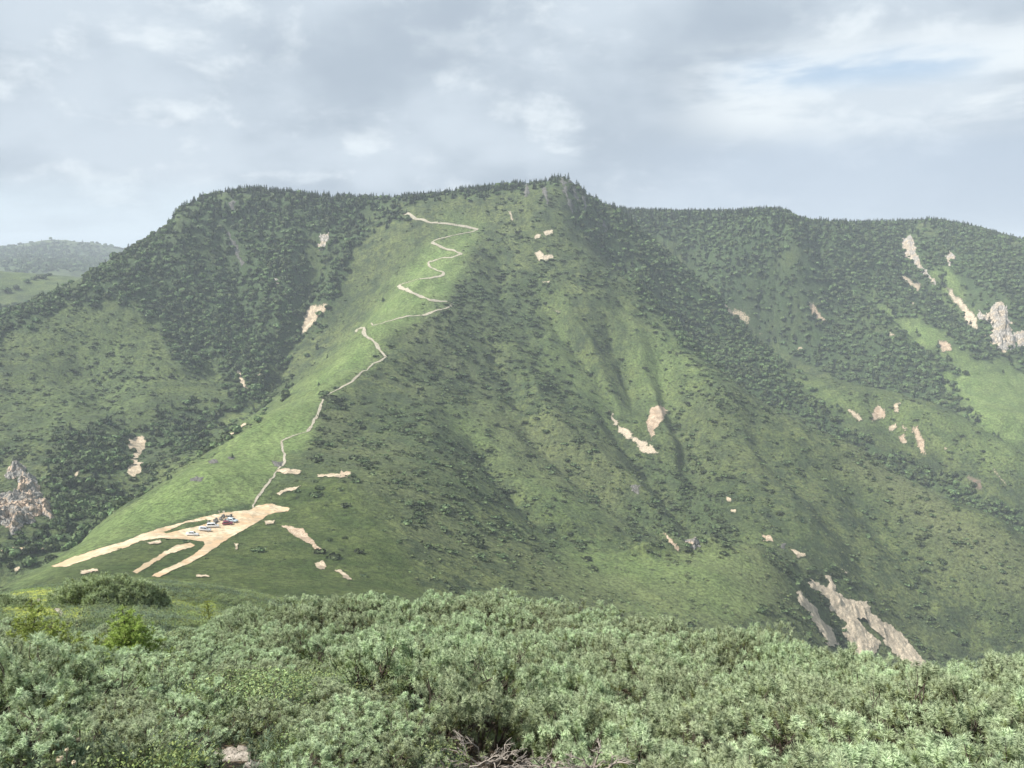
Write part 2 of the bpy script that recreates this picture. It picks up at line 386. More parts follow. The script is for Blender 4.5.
def leaf_mat(name, a, b, rnd=.35, trans=.0, attr=None, rough=.7, spec=.2):
    """foliage: colour runs from a to b over the leaves and varies from plant to plant"""
    k = N(name); inf = k.n('ShaderNodeObjectInfo').outputs['Random']
    if attr:
        t = k.attr(attr); x = k.mix(t[0], a, b); v = t[1]
    else:
        x = k.mix(k.noise(.5, 3), a, b); v = None
    h = k.n('ShaderNodeHueSaturation'); k.set(h.inputs['Color'], x)
    k.set(h.inputs['Value'], k.ramp(inf, 0, 1, 1 - rnd, 1 + rnd)); k.set(h.inputs['Hue'], k.ramp(k.mul(inf, 7.31, 'MULTIPLY'), 0, 7.31, .485, .512))
    c = h.outputs[0]
    if attr:
        h2 = k.n('ShaderNodeHueSaturation'); k.set(h2.inputs['Color'], c); k.set(h2.inputs['Value'], k.ramp(v, 0, 1, .55, 1.45)); c = h2.outputs[0]
    k.b.inputs['Specular IOR Level'].default_value = spec
    m = k.out(c, rough)
    if trans:
        tr = k.n('ShaderNodeBsdfTranslucent'); k.set(tr.inputs[0], c)
        ms = k.n('ShaderNodeMixShader'); ms.inputs[0].default_value = trans
        o = [n for n in k.t.nodes if n.type == 'OUTPUT_MATERIAL'][0]
        k.set(ms.inputs[1], k.b.outputs[0]); k.set(ms.inputs[2], tr.outputs[0]); k.set(o.inputs[0], ms.outputs[0])
    return m
def plain(name, c, rough=.5, metal=0, spec=.5, n=0.0):
    k = N(name); k.b.inputs['Metallic'].default_value = metal; k.b.inputs['Specular IOR Level'].default_value = spec
    x = k.mix(k.mul(k.noise(6, 4), n), c, tuple(v * .4 for v in c)) if n else c
    return k.out(x, rough)
M_GROUND = ground_mat()
M_TAN = earth_mat('pale_eroded_earth', (.60, .50, .365), (.43, .345, .24), (.24, .20, .15))
M_PINK = earth_mat('reddish_eroded_earth', (.52, .42, .31), (.39, .285, .20), (.22, .175, .125))
M_ROAD = earth_mat('sandy_dirt', (.56, .47, .33), (.47, .33, .20), (.33, .27, .18), .10, .12)
M_TRAIL = earth_mat('worn_gravel_trail', (.44, .41, .33), (.34, .31, .24), (.25, .22, .16), .8, .1)
M_SCREE = earth_mat('scree', (.64, .545, .41), (.50, .42, .315), (.27, .23, .175), .5, .9)
M_GREY = rock_mat('grey_cliff_rock', (.19, .185, .165), (.10, .10, .092), (.045, .045, .042), None, .5)
M_CRAG = rock_mat('mottled_crag_rock', (.31, .30, .275), (.19, .185, .17), (.07, .068, .062), (.45, .35, .26), .3)
M_PALE = rock_mat('pale_crag_rock', (.46, .43, .385), (.33, .30, .265), (.14, .135, .12), (.45, .38, .29), .3)
# ------------------------------------------------------------------ what grows where (masks on the surveyed land)
JX = fbm(X, Y, 28, 4, seed=1) * 1.6 + fbm(X, Y, 7, 3, seed=2) * .8; JY = fbm(X, Y, 28, 4, seed=10) + fbm(X, Y, 7, 3, seed=12) * .7
def M(poly, soft=8, jig=6, rmin=0, rmax=1e9, seed=1):
    m = inpoly(PXg + JX * jig * 1.8, PYg + JY * jig * 1.8, poly, soft * 2.0)
    return m * ((R > rmin) & (R < rmax))
def union(*a):
    r = a[0]
    for b in a[1:]: r = np.maximum(r, b)
    return r
SCR = (np.abs(AA) < math.radians(38))
nzA = fbm(X, Y, 34, 5, .6, seed=21); nzB = fbm(X, Y, 90, 4, .5, seed=22); nzC = fbm(X, Y, 12, 4, .6, seed=23)
lushP = [(15,586),(100,523),(160,482),(230,434),(300,386),(340,348),(390,296),(420,248),(450,215),(478,226),(468,255),(452,290),(430,312),(385,335),(360,372),(325,398),(312,440),(282,465),(264,500),(235,512),(130,540),(60,566)]
LUSH = M(lushP, 10, 4, 200, 900)
LUSH = union(LUSH, .55 * M([(540,290),(556,300),(575,350),(620,400),(610,430),(560,380),(545,330)], 14, 8, 300), .6 * M([(625,300),(660,320),(700,350),(690,400),(655,430),(630,380)], 20, 10, 300),
   .6 * M([(455,400),(490,420),(545,480),(590,510),(560,520),(500,480),(460,430)], 18, 8, 200), .95 * M([(560,549),(640,556),(745,548),(770,570),(760,620),(640,620),(560,590)], 16, 8, 200, 480),
   .3 * M([(0,360),(60,300),(150,310),(190,355),(230,360),(232,400),(130,410),(60,440),(0,440)], 14, 12, 400),
   .95 * M([(878,300),(905,307),(935,322),(965,344),(1000,358),(1040,372),(1040,455),(990,432),(962,400),(948,362),(915,338),(885,318)], 9, 8, 880),
   .9 * M([(930,275),(945,262),(958,280),(965,300),(975,315),(962,322),(940,300)], 6, 4, 880), .5 * M([(690,212),(740,210),(775,225),(745,245),(700,240)], 12, 8, 880),
   .35 * M([(0,268),(45,270),(75,285),(60,292),(0,300)], 8, 5, 1100), .4 * M([(1030,420),(940,408),(881,394),(841,388),(775,362),(800,395),(850,425),(940,450),(1030,480)], 8, 5, 700, 900))
LUSH = np.clip(LUSH * (.75 + .5 * nzA), 0, 1)
KNOLL = M([(20,600),(60,568),(150,546),(262,505),(300,480),(355,478),(392,515),(405,560),(420,600),(300,640),(100,620)], 10, 5, 190, 420)
NEARY = np.clip(M([(0,582),(70,590),(95,600),(75,625),(40,632),(0,640)], 8, 5, 20, 110) + .7 * M([(150,600),(215,602),(225,625),(180,622)], 6, 3, 20, 110), 0, 1)
FOREST = union(
   M([(-300,330),(-100,320),(0,303),(60,288),(130,248),(185,203),(250,186),(340,192),(395,204),(402,216),(352,242),(342,275),(333,305),(320,335),(290,356),(262,388),(240,414),(200,444),(180,452),(228,408),(228,360),(186,358),(150,316),(116,296),(66,300),(20,326),(0,345),(-300,380)], 8, 9, 500, 1150),
   .45 * M([(165,412),(240,392),(236,425),(185,455),(150,452),(120,476),(62,482),(50,446),(120,430)], 9, 9, 450),
   .5 * M([(28,480),(62,474),(115,482),(146,500),(100,530),(50,560),(-40,585),(-40,545),(60,530)], 9, 7, 380, 640),
   .9 * M([(390,196),(460,188),(540,178),(562,176),(560,184),(520,192),(470,200),(400,202)], 3, 2, 800, 1100),
   M([(600,190),(1300,190),(1300,520),(1024,470),(935,405),(841,380),(770,345),(720,295),(680,255),(640,228),(602,198)], 3, 2, 850, 1400),
   .95 * M([(568,176),(604,198),(684,258),(724,296),(772,348),(800,372),(850,432),(900,452),(950,480),(1030,520),(1030,545),(940,500),(848,446),(757,403),(700,358),(660,318),(630,285),(600,255),(578,215)], 4, 6, 700, 930),
   .8 * M([(-10,250),(40,246),(130,250),(170,262),(150,276),(-10,270)], 5, 2, 1900, 4000))
BANK_SHADE = M([(55,564),(130,538),(200,512.5),(250,503.5),(253,508),(200,517),(135,542),(60,568)], 1.5, .3, 240, 380)  # dark green bank above the road, its shade painted in as forest-floor colour
FOREST = FOREST * np.clip(1 - 1.2 * M([(878,300),(905,307),(935,322),(965,344),(1000,358),(1040,372),(1040,450),(990,432),(962,400),(948,362),(915,338),(885,318)], 9, 8, 880), 0, 1)
FOREST = FOREST * np.clip(1 - .9 * M([(775,358),(841,380),(935,404),(1030,450),(1030,500),(960,486),(905,462),(850,428),(800,395)], 6, 5, 700, 905), 0, 1)
FOREST = FOREST * np.clip(1 - M([(930,275),(945,262),(958,280),(965,300),(975,315),(962,322),(940,300)], 6, 4, 880), 0, 1)
FOREST = FOREST * np.clip(1 - .8 * M([(172,222),(186,218),(182,235),(176,232)], 4, 2, 700), 0, 1)
FOREST = FOREST * np.clip(1 - .85 * M([(308,236),(328,232),(330,262),(318,290),(308,302),(302,296),(312,262)], 6, 4, 700), 0, 1)
FOREST = np.clip(FOREST * np.where(R > 850, 1.0 + 1.1 * nzB + .8 * nzA + .7 * nzC, 1.1 + .6 * nzA + .4 * nzC), 0, 1)
openL = M([(-300,380),(0,345),(66,300),(150,316),(228,360),(250,400),(240,436),(160,484),(100,523),(15,586),(-300,640)], 10, 8, 420, 900)
face = M([(560,176),(430,225),(455,262),(452,300),(385,345),(330,400),(300,470),(400,500),(440,590),(600,640),(1300,900),(1300,560),(1024,541),(940,496),(848,444),(757,400),(680,338),(605,262)], 6, 4, 250, 860)
bands = union(M([(415,300),(455,262),(500,262),(548,300),(532,340),(562,380),(600,440),(560,425),(500,400),(440,382),(400,402),(385,365),(430,330)], 16, 14, 300),
   M([(370,402),(440,420),(480,462),(505,515),(440,482),(395,450)], 12, 10, 250), M([(640,300),(700,350),(757,405),(725,408),(660,356)], 12, 8, 400),
   .9 * M([(400,498),(480,515),(560,532),(610,552),(540,545),(450,520),(395,515)], 8, 8, 200), .9 * M([(640,440),(690,470),(735,540),(690,545),(655,500)], 10, 8, 300),
   .9 * M([(775,560),(850,572),(930,630),(960,670),(830,640),(790,600)], 10, 8, 250), .7 * M([(500,200),(560,195),(600,250),(640,300),(560,290),(520,240)], 14, 8, 600), .8 * M([(600,480),(650,500),(690,548),(640,545)], 8, 8, 200),
   .9 * M([(325,388),(348,384),(350,402),(330,420),(318,428),(320,404)], 4, 3, 300))
SCRUB = np.clip(face * (.24 + .5 * nzA + .35 * nzC) + bands * (.62 + .7 * nzA) + openL * (.34 + .7 * nzA + .3 * nzC), 0, 1)
SCRUB = np.clip(SCRUB + .35 * M([(841,388),(935,408),(1030,450),(1030,500),(940,470),(860,420)], 6, 4, 700, 905) + KNOLL * .06 + .04 * (R > 250), 0, 1) * (R > 205) * (1 - np.clip(LUSH * 1.3, 0, .97) * (R < 880))
DRY = np.clip(face * np.clip(nzB * 1.6 + .1, 0, 1) * .55 + .5 * M([(850,440),(1024,560),(1024,600),(900,520)], 20, 10, 300), 0, 1) * (1 - np.clip(FOREST, 0, 1))
SOIL = M([(105,722),(140,716),(150,736),(120,740)], 5, 4, 0, 12) + M([(198,752),(236,740),(262,760),(262,800),(205,800)], 5, 4, 0, 12)
FG = (R < 26) & (AA > pix(300, 600)[0] - .35 + .0 * R)
SOIL = np.clip(SOIL + .92 * smooth(26 - R, 0, 4) * smooth(AA, -.22, -.12) + .35 * (R < 30), 0, 1)
PINE_NEAR = None
me = grid_mesh('ground', X, Y, Z); me.materials.append(M_GROUND)
vattr(me, 'cover', np.stack([LUSH.ravel(), np.clip(FOREST + .8 * BANK_SHADE + .5 * SCRUB ** 2 * (R > 205), 0, 1).ravel(), KNOLL.ravel()], 1))
vattr(me, 'cover_two', np.stack([DRY.ravel(), SOIL.ravel(), NEARY.ravel()], 1))
ob('ground', me, kind='structure')

# ------------------------------------------------------------------ bare ground, roads and crags laid over the land
def zp(pts, s, ox, oy): return [(x / s + ox, y / s + oy) for x, y in pts]
EXCL = np.zeros_like(R)
def patch(name, polys, mat, off=.22, jag=1.1, rough=0., holes=(), step=.00075, rmin=100, parent=None, soft_edge=.0, **kw):
    """drape a sheet with the given outline over the land; rough > 0 raises rock on it"""
    V, F, E = [], [], []; base = 0
    for pi, poly in enumerate(polys):
        P = []
        n = len(poly)
        for k in range(n):
            (x0, y0), (x1, y1) = poly[k], poly[(k + 1) % n]
            m = max(1, int(math.hypot(x1 - x0, y1 - y0) / 1.2))
            for q in range(m):
                t = q / m; x = x0 + (x1 - x0) * t; y = y0 + (y1 - y0) * t
                w1 = fbm(np.float64(x), np.float64(y), 4.5, 3, .6, seed=51); w2 = fbm(np.float64(x), np.float64(y), 4.5, 3, .6, seed=52)
                P.append((x + w1 * jag * 2.6 + RNG.normal() * jag * .3, y + w2 * jag * 2.0 + RNG.normal() * jag * .2))
        def topol(P):
            P = np.array(P); r, a = hit(P[:, 0], P[:, 1], rmin); ok = ~np.isnan(r)
            return np.stack([a[ok], np.log(r[ok])], 1)
        A = topol(P); rm = math.exp(float(np.median(A[:, 1])))
        if rm > 100: EXCL[:] = np.maximum(EXCL, inpoly(PXg, PYg + 1.0, P, 3.) * (R > rm * .75) * (R < rm * 1.3))
        Hs = [topol(h) for h in holes]
        a0, a1 = A[:, 0].min(), A[:, 0].max(); v0, v1 = A[:, 1].min(), A[:, 1].max()
        na = int((a1 - a0) / step) + 3; nv = int(min(420, max(12, (v1 - v0) / step * .55))) + 3
        ga = np.linspace(a0 - step, a1 + step, na); gv = np.linspace(v0 - .002, v1 + .002, nv)
        aa, vv = np.meshgrid(ga, gv); dv = gv[1] - gv[0]; da = ga[1] - ga[0]
        inside = inpoly((aa[:-1, :-1] + da / 2) / da, (vv[:-1, :-1] + dv / 2) / dv, A / [da, dv], .01) > .5
        for H in Hs: inside &= ~(inpoly((aa[:-1, :-1] + da / 2) / da, (vv[:-1, :-1] + dv / 2) / dv, H / [da, dv], .01) > .5)
        if not inside.any(): continue
        rr = np.exp(vv); x = rr * np.sin(aa); y = rr * np.cos(aa); z = ground_polar(aa, vv) + off
        if rough:
            edge = inpoly(aa / da, vv / dv, A / [da, dv], 14) * 2 - 1; edge = np.clip(edge, 0, 1)
            h = (np.abs(fbm(x, y, 11, 5, .6, seed=31)) * 1.6 + .6 * ridged(x * 1.3, y * .8, 7, 4, seed=32) + .25) * rough * edge
            z = z + h; y = y - h * .35; x = x + fbm(x, y, 5, 3, seed=33) * rough * .3 * edge
        else:
            z = z + fbm(x, y, 3, 4, .6, seed=34) * .10
        idx = np.arange(na * nv).reshape(nv, na); i, j = np.nonzero(inside)
        q = np.stack([idx[i, j], idx[i, j + 1], idx[i + 1, j + 1], idx[i + 1, j]], 1)
        used, inv = np.unique(q, return_inverse=True)
        eg = inpoly(aa / da, vv / dv, A / [da, dv], 9 if not holes else 5); E.append(np.clip(eg.ravel()[used] * 2 - 1, 0, 1) * .6 + .12)
        V.append(np.stack([x.ravel()[used], y.ravel()[used], z.ravel()[used]], 1)); F.append(inv.reshape(-1, 4) + base); base += len(used)
    if not V: print('EMPTY patch', name, kw); return None
    V = np.concatenate(V); F = np.concatenate(F); c = V.mean(0)
    me = mesh_from(name, V - c, F); E_ = np.concatenate(E); vattr(me, 'edge', np.stack([E_, E_, E_], 1))
    o = ob(name, me, mat, parent, **kw); o.location = c
    return o
S = 'structure'
lot = [(50,567),(75,556.5),(100,548.5),(120,543),(140,535),(165,527),(200,518),(215,514.5),(222,513),(235,511.5),(250,510),(254,507),(262,504.5),(272,503.5),(278,506),(290,508),(288,512),(276,513),(268,515),(262,520),(252,526),(240,532),(228,539),(215,548),(206,555),(190,563.5),(172,571),(160,577.5),(151,576.5),(165,569),(185,560),(197,552),(205,545),(203,541.5),(188,540),(170,539),(160,538.5),(140,541.5),(128,547),(112,552),(90,559),(66,567)]
patch('car_park', [lot], M_ROAD, .12, .35, holes=[[(163,532),(182,524.5),(206,519.5),(212,521),(206,524),(190,528),(176,531.5),(166,533.5)]], kind=S)
patch('track', [[(131,572.5),(147,563),(165,551.5),(175,546),(190,543),(196,545),(188,549),(178,552),(165,556),(150,566),(137,574)]], M_ROAD, .12, .6, kind=S)
patch('track', [[(-60,556),(-20,552.5),(0,550),(20,547),(40,546.5),(47,548.5),(40,551),(20,550.5),(0,553.5),(-60,559)]], M_ROAD, .25, .6, kind=S)
Z4 = lambda p: zp(p, 3.012, 0, 380)
Z1 = lambda p: zp(p, 3.012, 0, 150)
Z2 = lambda p: zp(p, 3.012, 340, 150)
Z3 = lambda p: zp(p, 2.977, 680, 150)
Z5 = lambda p: zp(p, 3.012, 340, 380)
Z6 = lambda p: zp(p, 2.977, 680, 400)
ZA = lambda p: zp(p, 6.4, 0, 440)
B = 'bare_earth'
for p in ([(282,526),(290,526),(303,529),(306,534),(312,539),(320,547),(324,554),(318,552),(310,545),(300,540),(290,533)],
          [(314,563),(322,561),(328,567),(324,571),(317,569)], [(332,568),(340,570),(352,578),(354,582),(344,578)]):
    patch(B, [p], M_PINK if p[0][0] == 282 else M_TAN, .15, .9, kind=S)
patch(B, [Z4([(385,180),(420,170),(440,170),(438,205),(410,240),(432,255),(425,280),(395,295),(383,280),(390,240),(405,215),(383,200)])], M_TAN, .4, kind=S)
for p in ([(213,252),(225,252),(222,275),(213,270)], [(232,272),(240,275),(222,310),(212,300)], [(248,350),(270,335),(272,345),(255,358)], [(668,182),(740,130),(748,132),(715,155),(672,183)],
          [(952,284),(1060,280),(1062,296),(955,292)], [(830,345),(870,324),(905,318),(880,336),(836,350)], [(828,272),(860,264),(908,275),(900,286),(850,284)],
          [(240,577),(295,568),(297,578),(240,590)], [(590,588),(630,591),(632,596),(592,594)], [(42,568),(60,560),(56,576),(45,588)], [(792,425),(828,424),(826,434),(800,436)], [(705,492),(720,494),(716,512),(708,508)],
          [(435,490),(485,482),(488,492),(450,500)]):
    patch(B, [Z4(p)], M_TAN, .3, .8, kind=S)
patch(B, [Z1([(905,560),(928,470),(948,466),(990,464),(985,480),(965,505),(940,530),(915,560)])], M_TAN, .45, 1.2, kind=S)
for p in ([(712,660),(722,668),(748,718),(742,728),(722,700),(714,680)], [(775,676),(795,672),(790,686),(778,688)]):
    patch(B, [Z1(p)], M_TAN, .4, .9, kind=S)
for p in ([(583,313),(602,300),(612,318),(640,314),(643,330),(600,335)], [(585,262),(600,252),(608,258),(602,267),(588,270)], [(505,185),(513,187),(522,215),(516,218)], [(612,246),(642,240),(640,254),(620,260)],[(610,396),(632,394),(630,402),(612,402)],[(645,482),(665,484),(660,492),(648,490)]):
    patch('scree', [Z2(p)], M_SCREE, .4, .8, kind=S)
patch(B, [Z5([(930,90),(960,75),(988,95),(985,115),(950,150),(935,185),(928,165),(925,130)])], M_PINK, .4, kind=S)
patch('scree', [Z5([(800,98),(815,105),(860,150),(900,170),(950,200),(958,230),(925,220),(880,190),(835,150)])], M_SCREE, .3, 2.2, kind=S)
patch(B, [Z5([(970,460),(985,462),(1024,512),(1018,522),(985,485)])], M_PINK, .35, kind=S)
patch(B, [Z5([(0,275),(45,278),(30,290),(0,298)])], M_PINK, .3, kind=S)
for p, m in (([(135,470),(190,478),(208,505),(200,522),(180,510),(140,483)], M_TAN), ([(375,455),(395,458),(432,510),(428,522),(405,510)], M_PINK), ([(230,538),(248,546),(240,552)], M_TAN),
          ([(620,543),(640,550),(632,560),(622,556)], M_TAN), ([(765,565),(805,575),(806,600),(790,605),(775,595)], M_PINK), ([(650,360),(690,390),(715,400),(712,440),(685,410),(660,380)], M_TAN),
          ([(350,590),(366,580),(364,600),(352,600)], M_TAN), ([(690,455),(700,458),(694,472)], M_TAN), ([(900,540),(925,560),(975,605),(968,616),(925,582)], M_TAN), ([(785,405),(800,410),(850,460),(880,500),(895,530),(880,540),(850,515),(840,490),(805,440)], M_SCREE)):
    patch(B if m != M_SCREE else 'scree', [Z3(p)], m, .8, 1.2, kind=S)
for p in ([(495,18),(525,35),(548,60),(535,70),(510,45)], [(570,40),(590,12),(618,38),(610,60),(575,62)], [(636,12),(658,8),(650,42),(640,40)], [(615,78),(645,72),(648,88),(625,95)], [(660,68),(680,90),(670,100),(658,80)],
          [(650,110),(665,100),(675,125),(660,136)], [(690,80),(705,78),(730,120),(733,162),(715,160),(700,120)], [(925,200),(975,250),(975,260),(935,220)], [(784,140),(798,146),(790,154)], [(480,505),(500,512),(498,524),(486,518)],
          [(135,292),(158,290),(150,306),(138,305)], [(155,328),(172,325),(168,340),(152,338)], [(240,405),(275,408),(280,425),(250,425)], [(330,445),(372,455),(372,470),(345,465)]):
    patch(B, [Z6(p)], M_PINK if p[0][0] in (570, 690, 650, 240) else M_TAN, .5, 1.0, kind=S)
patch(B, [Z6([(855,225),(900,240),(905,270),(880,268)])], earth_mat('dull_red_earth', (.2, .14, .11), (.14, .11, .085), (.09, .09, .06)), .4, 1.4, kind=S)
patch('landslide_scar', [Z6([(345,575),(360,568),(375,590),(400,610),(420,655),(460,690),(475,740),(440,735),(400,662),(380,640),(350,600)])], M_SCREE, .5, 1.2, rough=1.0, kind=S)
patch('landslide_scar', [Z6([(375,545),(390,532),(410,548),(440,560),(433,520),(452,525),(465,570),(520,600),(555,600),(580,640),(650,690),(690,730),(725,775),(745,810),(690,800),(640,760),(600,722),(560,800),(530,770),(480,690),(495,670),(450,630),(440,590)])], M_SCREE, .5, 1.2, rough=1.3,
      holes=[Z6([(525,655),(545,655),(580,690),(610,715),(598,724),(555,690)])], kind=S)
patch(B, [zp([(80,665),(120,652),(124,664),(90,674)], 3.012, 0, 400 - 0 + 0)], M_TAN, .02, .3, rmin=20, kind=S) if False else None
patch('footpath', [[(27,603),(40,598.5),(42,602),(30,605)]], M_TRAIL, .05, .5, rmin=25, kind=S)
patch('footpath', [[(54,610),(60,609),(64,613),(62,619),(58,620),(59,614)]], M_TRAIL, .05, .3, rmin=20, kind=S)

def trail(name, pts, width, mat, off=.16, rmin=150, **kw):
    x, y, z = spot([p[0] for p in pts], [p[1] for p in pts], rmin)
    P = np.stack([x, y], 1); P = P[~np.isnan(P).any(1)]
    width *= .8
    out = [P[0]]
    for a, b in zip(P[:-1], P[1:]):
        m = max(1, int(np.hypot(*(b - a)) / 1.2))
        for q in range(1, m + 1): out.append(a + (b - a) * q / m)
    Q = np.array(out)
    for _ in range(1): Q[1:-1] = (Q[:-2] + Q[2:] + Q[1:-1] * 2) / 4
    Q = Q + np.stack([fbm(Q[:, 0], Q[:, 1], 9, 3, seed=41), fbm(Q[:, 0], Q[:, 1], 9, 3, seed=42)], 1) * .9
    T = np.gradient(Q, axis=0); T /= np.linalg.norm(T, axis=1)[:, None] + 1e-9; Nn = np.stack([-T[:, 1], T[:, 0]], 1)
    w = width * (1 + .8 * fbm(Q[:, 0], Q[:, 1], 7, 3, seed=43)); nc = 7; V = []
    for k in range(nc):
        p = Q + Nn * (w * (k / (nc - 1) - .5))[:, None]; V.append(np.stack([p[:, 0], p[:, 1], ground(p[:, 0], p[:, 1]) + off], 1))
    V = np.stack(V, 1); n = len(Q); idx = np.arange(n * nc).reshape(n, nc)
    F = np.stack([idx[:-1, :-1], idx[:-1, 1:], idx[1:, 1:], idx[1:, :-1]], -1).reshape(-1, 4); V = V.reshape(-1, 3); c = V.mean(0)
    me = mesh_from(name, V - c, F); ed = np.ones((n, nc)) * .9; ed[:, 0] = ed[:, -1] = .1; ed[:, 1] = ed[:, -2] = .6; vattr(me, 'edge', np.repeat(ed.reshape(-1, 1), 3, 1))
    o = ob(name, me, mat, **kw); o.location = c
zt = lambda p: zp(p, 6.4, 380, 190)
trail('footpath', zt([(155,150),(190,160),(225,185),(270,190),(320,210),(400,215),(470,225),(540,235),(600,245),(630,253)]), 3.6, M_TRAIL, .3, kind=S)
trail('footpath', zt([(630,253),(560,272),(480,290),(400,308),(350,322),(328,338)]), 1.5, M_TRAIL, .25, kind=S)
trail('footpath', zt([(328,338),(370,352),(400,370),(450,385),(500,400),(528,410)]), 3.4, M_TRAIL, .3, kind=S)
trail('footpath', zt([(528,410),(480,425),(430,435),(365,447)]), 2.4, M_TRAIL, .25, kind=S)
trail('footpath', zt([(365,447),(310,462),(305,470),(325,500),(370,520),(405,528)]), 3.0, M_TRAIL, .3, kind=S)
trail('footpath', zt([(405,528),(400,542),(340,560),(280,568),(250,572)]), 3.4, M_TRAIL, .3, kind=S)
trail('footpath', zt([(250,572),(200,585),(160,595),(120,608)]), 1.6, M_TRAIL, .25, kind=S)
trail('footpath', zt([(120,608),(150,635),(200,658),(260,680),(320,708),(390,715)]), 3.8, M_TRAIL, .3, kind=S)
trail('footpath', zt([(390,715),(440,718),(470,732),(440,748),(390,768)])+[(430,313),(405,317),(385,322),(372,326),(362,328),(356,330),(365,336)], 2.8, M_TRAIL, .3, kind=S)
trail('footpath', [(356,330),(365,336),(376,344),(380,351),(386,357)], 3.2, M_TRAIL, .3, kind=S)
trail('footpath', [(386,357),(375,363),(362,372),(352,382),(340,388),(326,396),(322,403),(319,412),(314,422),(307,432)], 2.0, M_TRAIL, .25, kind=S)
trail('footpath', [(307,432),(292,436),(281,441),(283,452),(285,462),(278,470),(270,480),(262,490),(256,500),(254,508)], 1.35, M_TRAIL, .2, kind=S)

def crag(poly, mat, rough, label, off=.3, jag=1.5, group=None, **kw):
    d = dict(label=label, category='rock outcrop', **kw)
    if group: d['group'] = group
    patch('rock_outcrop', [poly], mat, off, jag, rough, **d)
crag(ZA([(50,200),(100,165),(150,160),(170,210),(230,260),(260,340),(320,400),(345,470),(345,520),(310,510),(270,480),(200,500),(240,530),(200,555),(150,530),(130,600),(70,610),(60,560),(0,540),(-60,640),(-160,640),(-160,380),(0,370),(60,360),(100,370),(120,300),(115,270),(140,240),(60,255),(40,240)]),
     M_CRAG, 5.5, 'large grey and orange crag at the left edge below the forest')
crag(Z3([(660,262),(680,252),(698,262),(705,310),(720,340),(745,375),(762,405),(752,408),(715,360),(690,330),(668,312),(662,290)]), M_PALE, 4, 'tall pinkish rock pinnacle trailing scree on the far right mountain')
crag(Z3([(930,460),(945,452),(975,465),(985,520),(1005,560),(1000,590),(960,600),(935,590),(915,560),(925,520),(880,500),(885,480),(905,490),(925,485)]), M_PALE, 7, 'broad pale grey cliff tower near the right edge')
crag(Z3([(790,310),(805,300),(818,325),(808,350),(795,345)]), M_PALE, 3, 'small pale rock knob right of the pinkish pinnacle')
crag(Z3([(1000,540),(1030,535),(1040,590),(1010,585)]), M_PALE, 3, 'pale rock face cut by the right edge beside the cliff tower')
crag(Z1([(664,228),(685,245),(712,285),(738,345),(730,348),(712,308),(695,295),(685,265)]), M_GREY, 2.5, 'grey rock slab streak in the forest of the left shoulder')
crag(Z1([(690,152),(706,155),(712,195),(704,195),(697,170)]), M_GREY, 2, 'small grey rock rib just under the left summit')
crag(Z1([(965,255),(990,250),(988,270),(965,305),(960,280)]), M_PALE, 2, 'pale rock at the head of the left gully')
crag(Z1([(820,392),(840,388),(842,402),(825,404)]), M_PALE, 2, 'tiny pale rock in the middle of the left forest')
g = 'rock ribs down the summit cliff'
for q in ([(664,84),(673,86),(688,130),(702,175),(697,190),(682,150)], [(615,118),(620,120),(624,160),(619,160)], [(728,138),(738,142),(744,178),(734,172)], [(792,205),(800,210),(808,250),(800,248)], [(556,105),(562,106),(568,140),(560,138)], [(690,84),(698,88),(722,150),(714,150)]):
    crag(Z2(q), M_GREY, 2.0, 'grey rock rib streaking down the summit cliff', group=g)
crag(Z5([(880,318),(905,322),(902,344),(884,340)]), M_GREY, 1.5, 'dark rock knob in the gully below the pink scar')
crag(Z6([(20,420),(45,412),(58,432),(40,446)]), M_CRAG, 2, 'orange-grey rock at the gully mouth left of the green saddle')
crag(Z6([(300,425),(315,430),(312,445),(300,440)]), M_GREY, 1, 'small grey rock beside bare earth above the landslide')
g = 'grey rocks on the bright slope above the car park'
for q in ([(570,300),(592,290),(618,295),(600,306),(575,306)], [(628,244),(650,240),(655,250),(635,252)], [(818,245),(855,248),(850,262),(825,260)], [(686,236),(706,234),(702,241),(690,241)]):
    crag(Z4(q), M_GREY, .8, 'low grey rocks in the bright grass above the car park', .15, .8, group=g)
# ------------------------------------------------------------------ plants seen from afar
def quads_cloud(C0, U, Wd, tint=None, bright=None, name='x', mat=None):
    """one quad per centre C0 spanned by vectors U and Wd"""
    V = np.stack([C0 - U - Wd, C0 + U - Wd, C0 + U + Wd, C0 - U + Wd], 1).reshape(-1, 3)
    F = np.arange(len(V)).reshape(-1, 4); me = mesh_from(name, V, F)
    me.polygons.foreach_set('use_smooth', np.zeros(len(F), bool))
    t = np.zeros((len(V), 2)); t[:, 0] = np.repeat(tint if tint is not None else RNG.random(len(C0)), 4); t[:, 1] = np.repeat(bright if bright is not None else RNG.random(len(C0)), 4)
    vattr(me, 'leaf', t)
    if mat: me.materials.append(mat)
    return me
def rvec(n):
    v = RNG.normal(size=(n, 3)); return v / np.linalg.norm(v, axis=1)[:, None]
def crown_mesh(name, mat, n, size, rx, rz, lobes, z0=0):
    """an uneven broadleaf crown of leaf clumps, 1 unit tall"""
    L = rvec(lobes) * [rx * .55, rx * .55, rz * .5]; L[:, 2] = np.abs(L[:, 2]) * .9
    k = RNG.integers(0, lobes, n); d = rvec(n); d[:, 2] = d[:, 2] * .8 + .15
    C0 = L[k] + d * (np.array([rx, rx, rz]) * (.45 + .2 * RNG.random((n, 1)))); C0[:, 2] += rz * .6 + z0
    nn = d + rvec(n) * .55; nn /= np.linalg.norm(nn, axis=1)[:, None]
    u = np.cross(nn, rvec(n)); u /= np.linalg.norm(u, axis=1)[:, None]; v = np.cross(nn, u)
    s = size * (.6 + .8 * RNG.random((n, 1)))
    return quads_cloud(C0, u * s, v * s * .7, name=name, mat=mat)
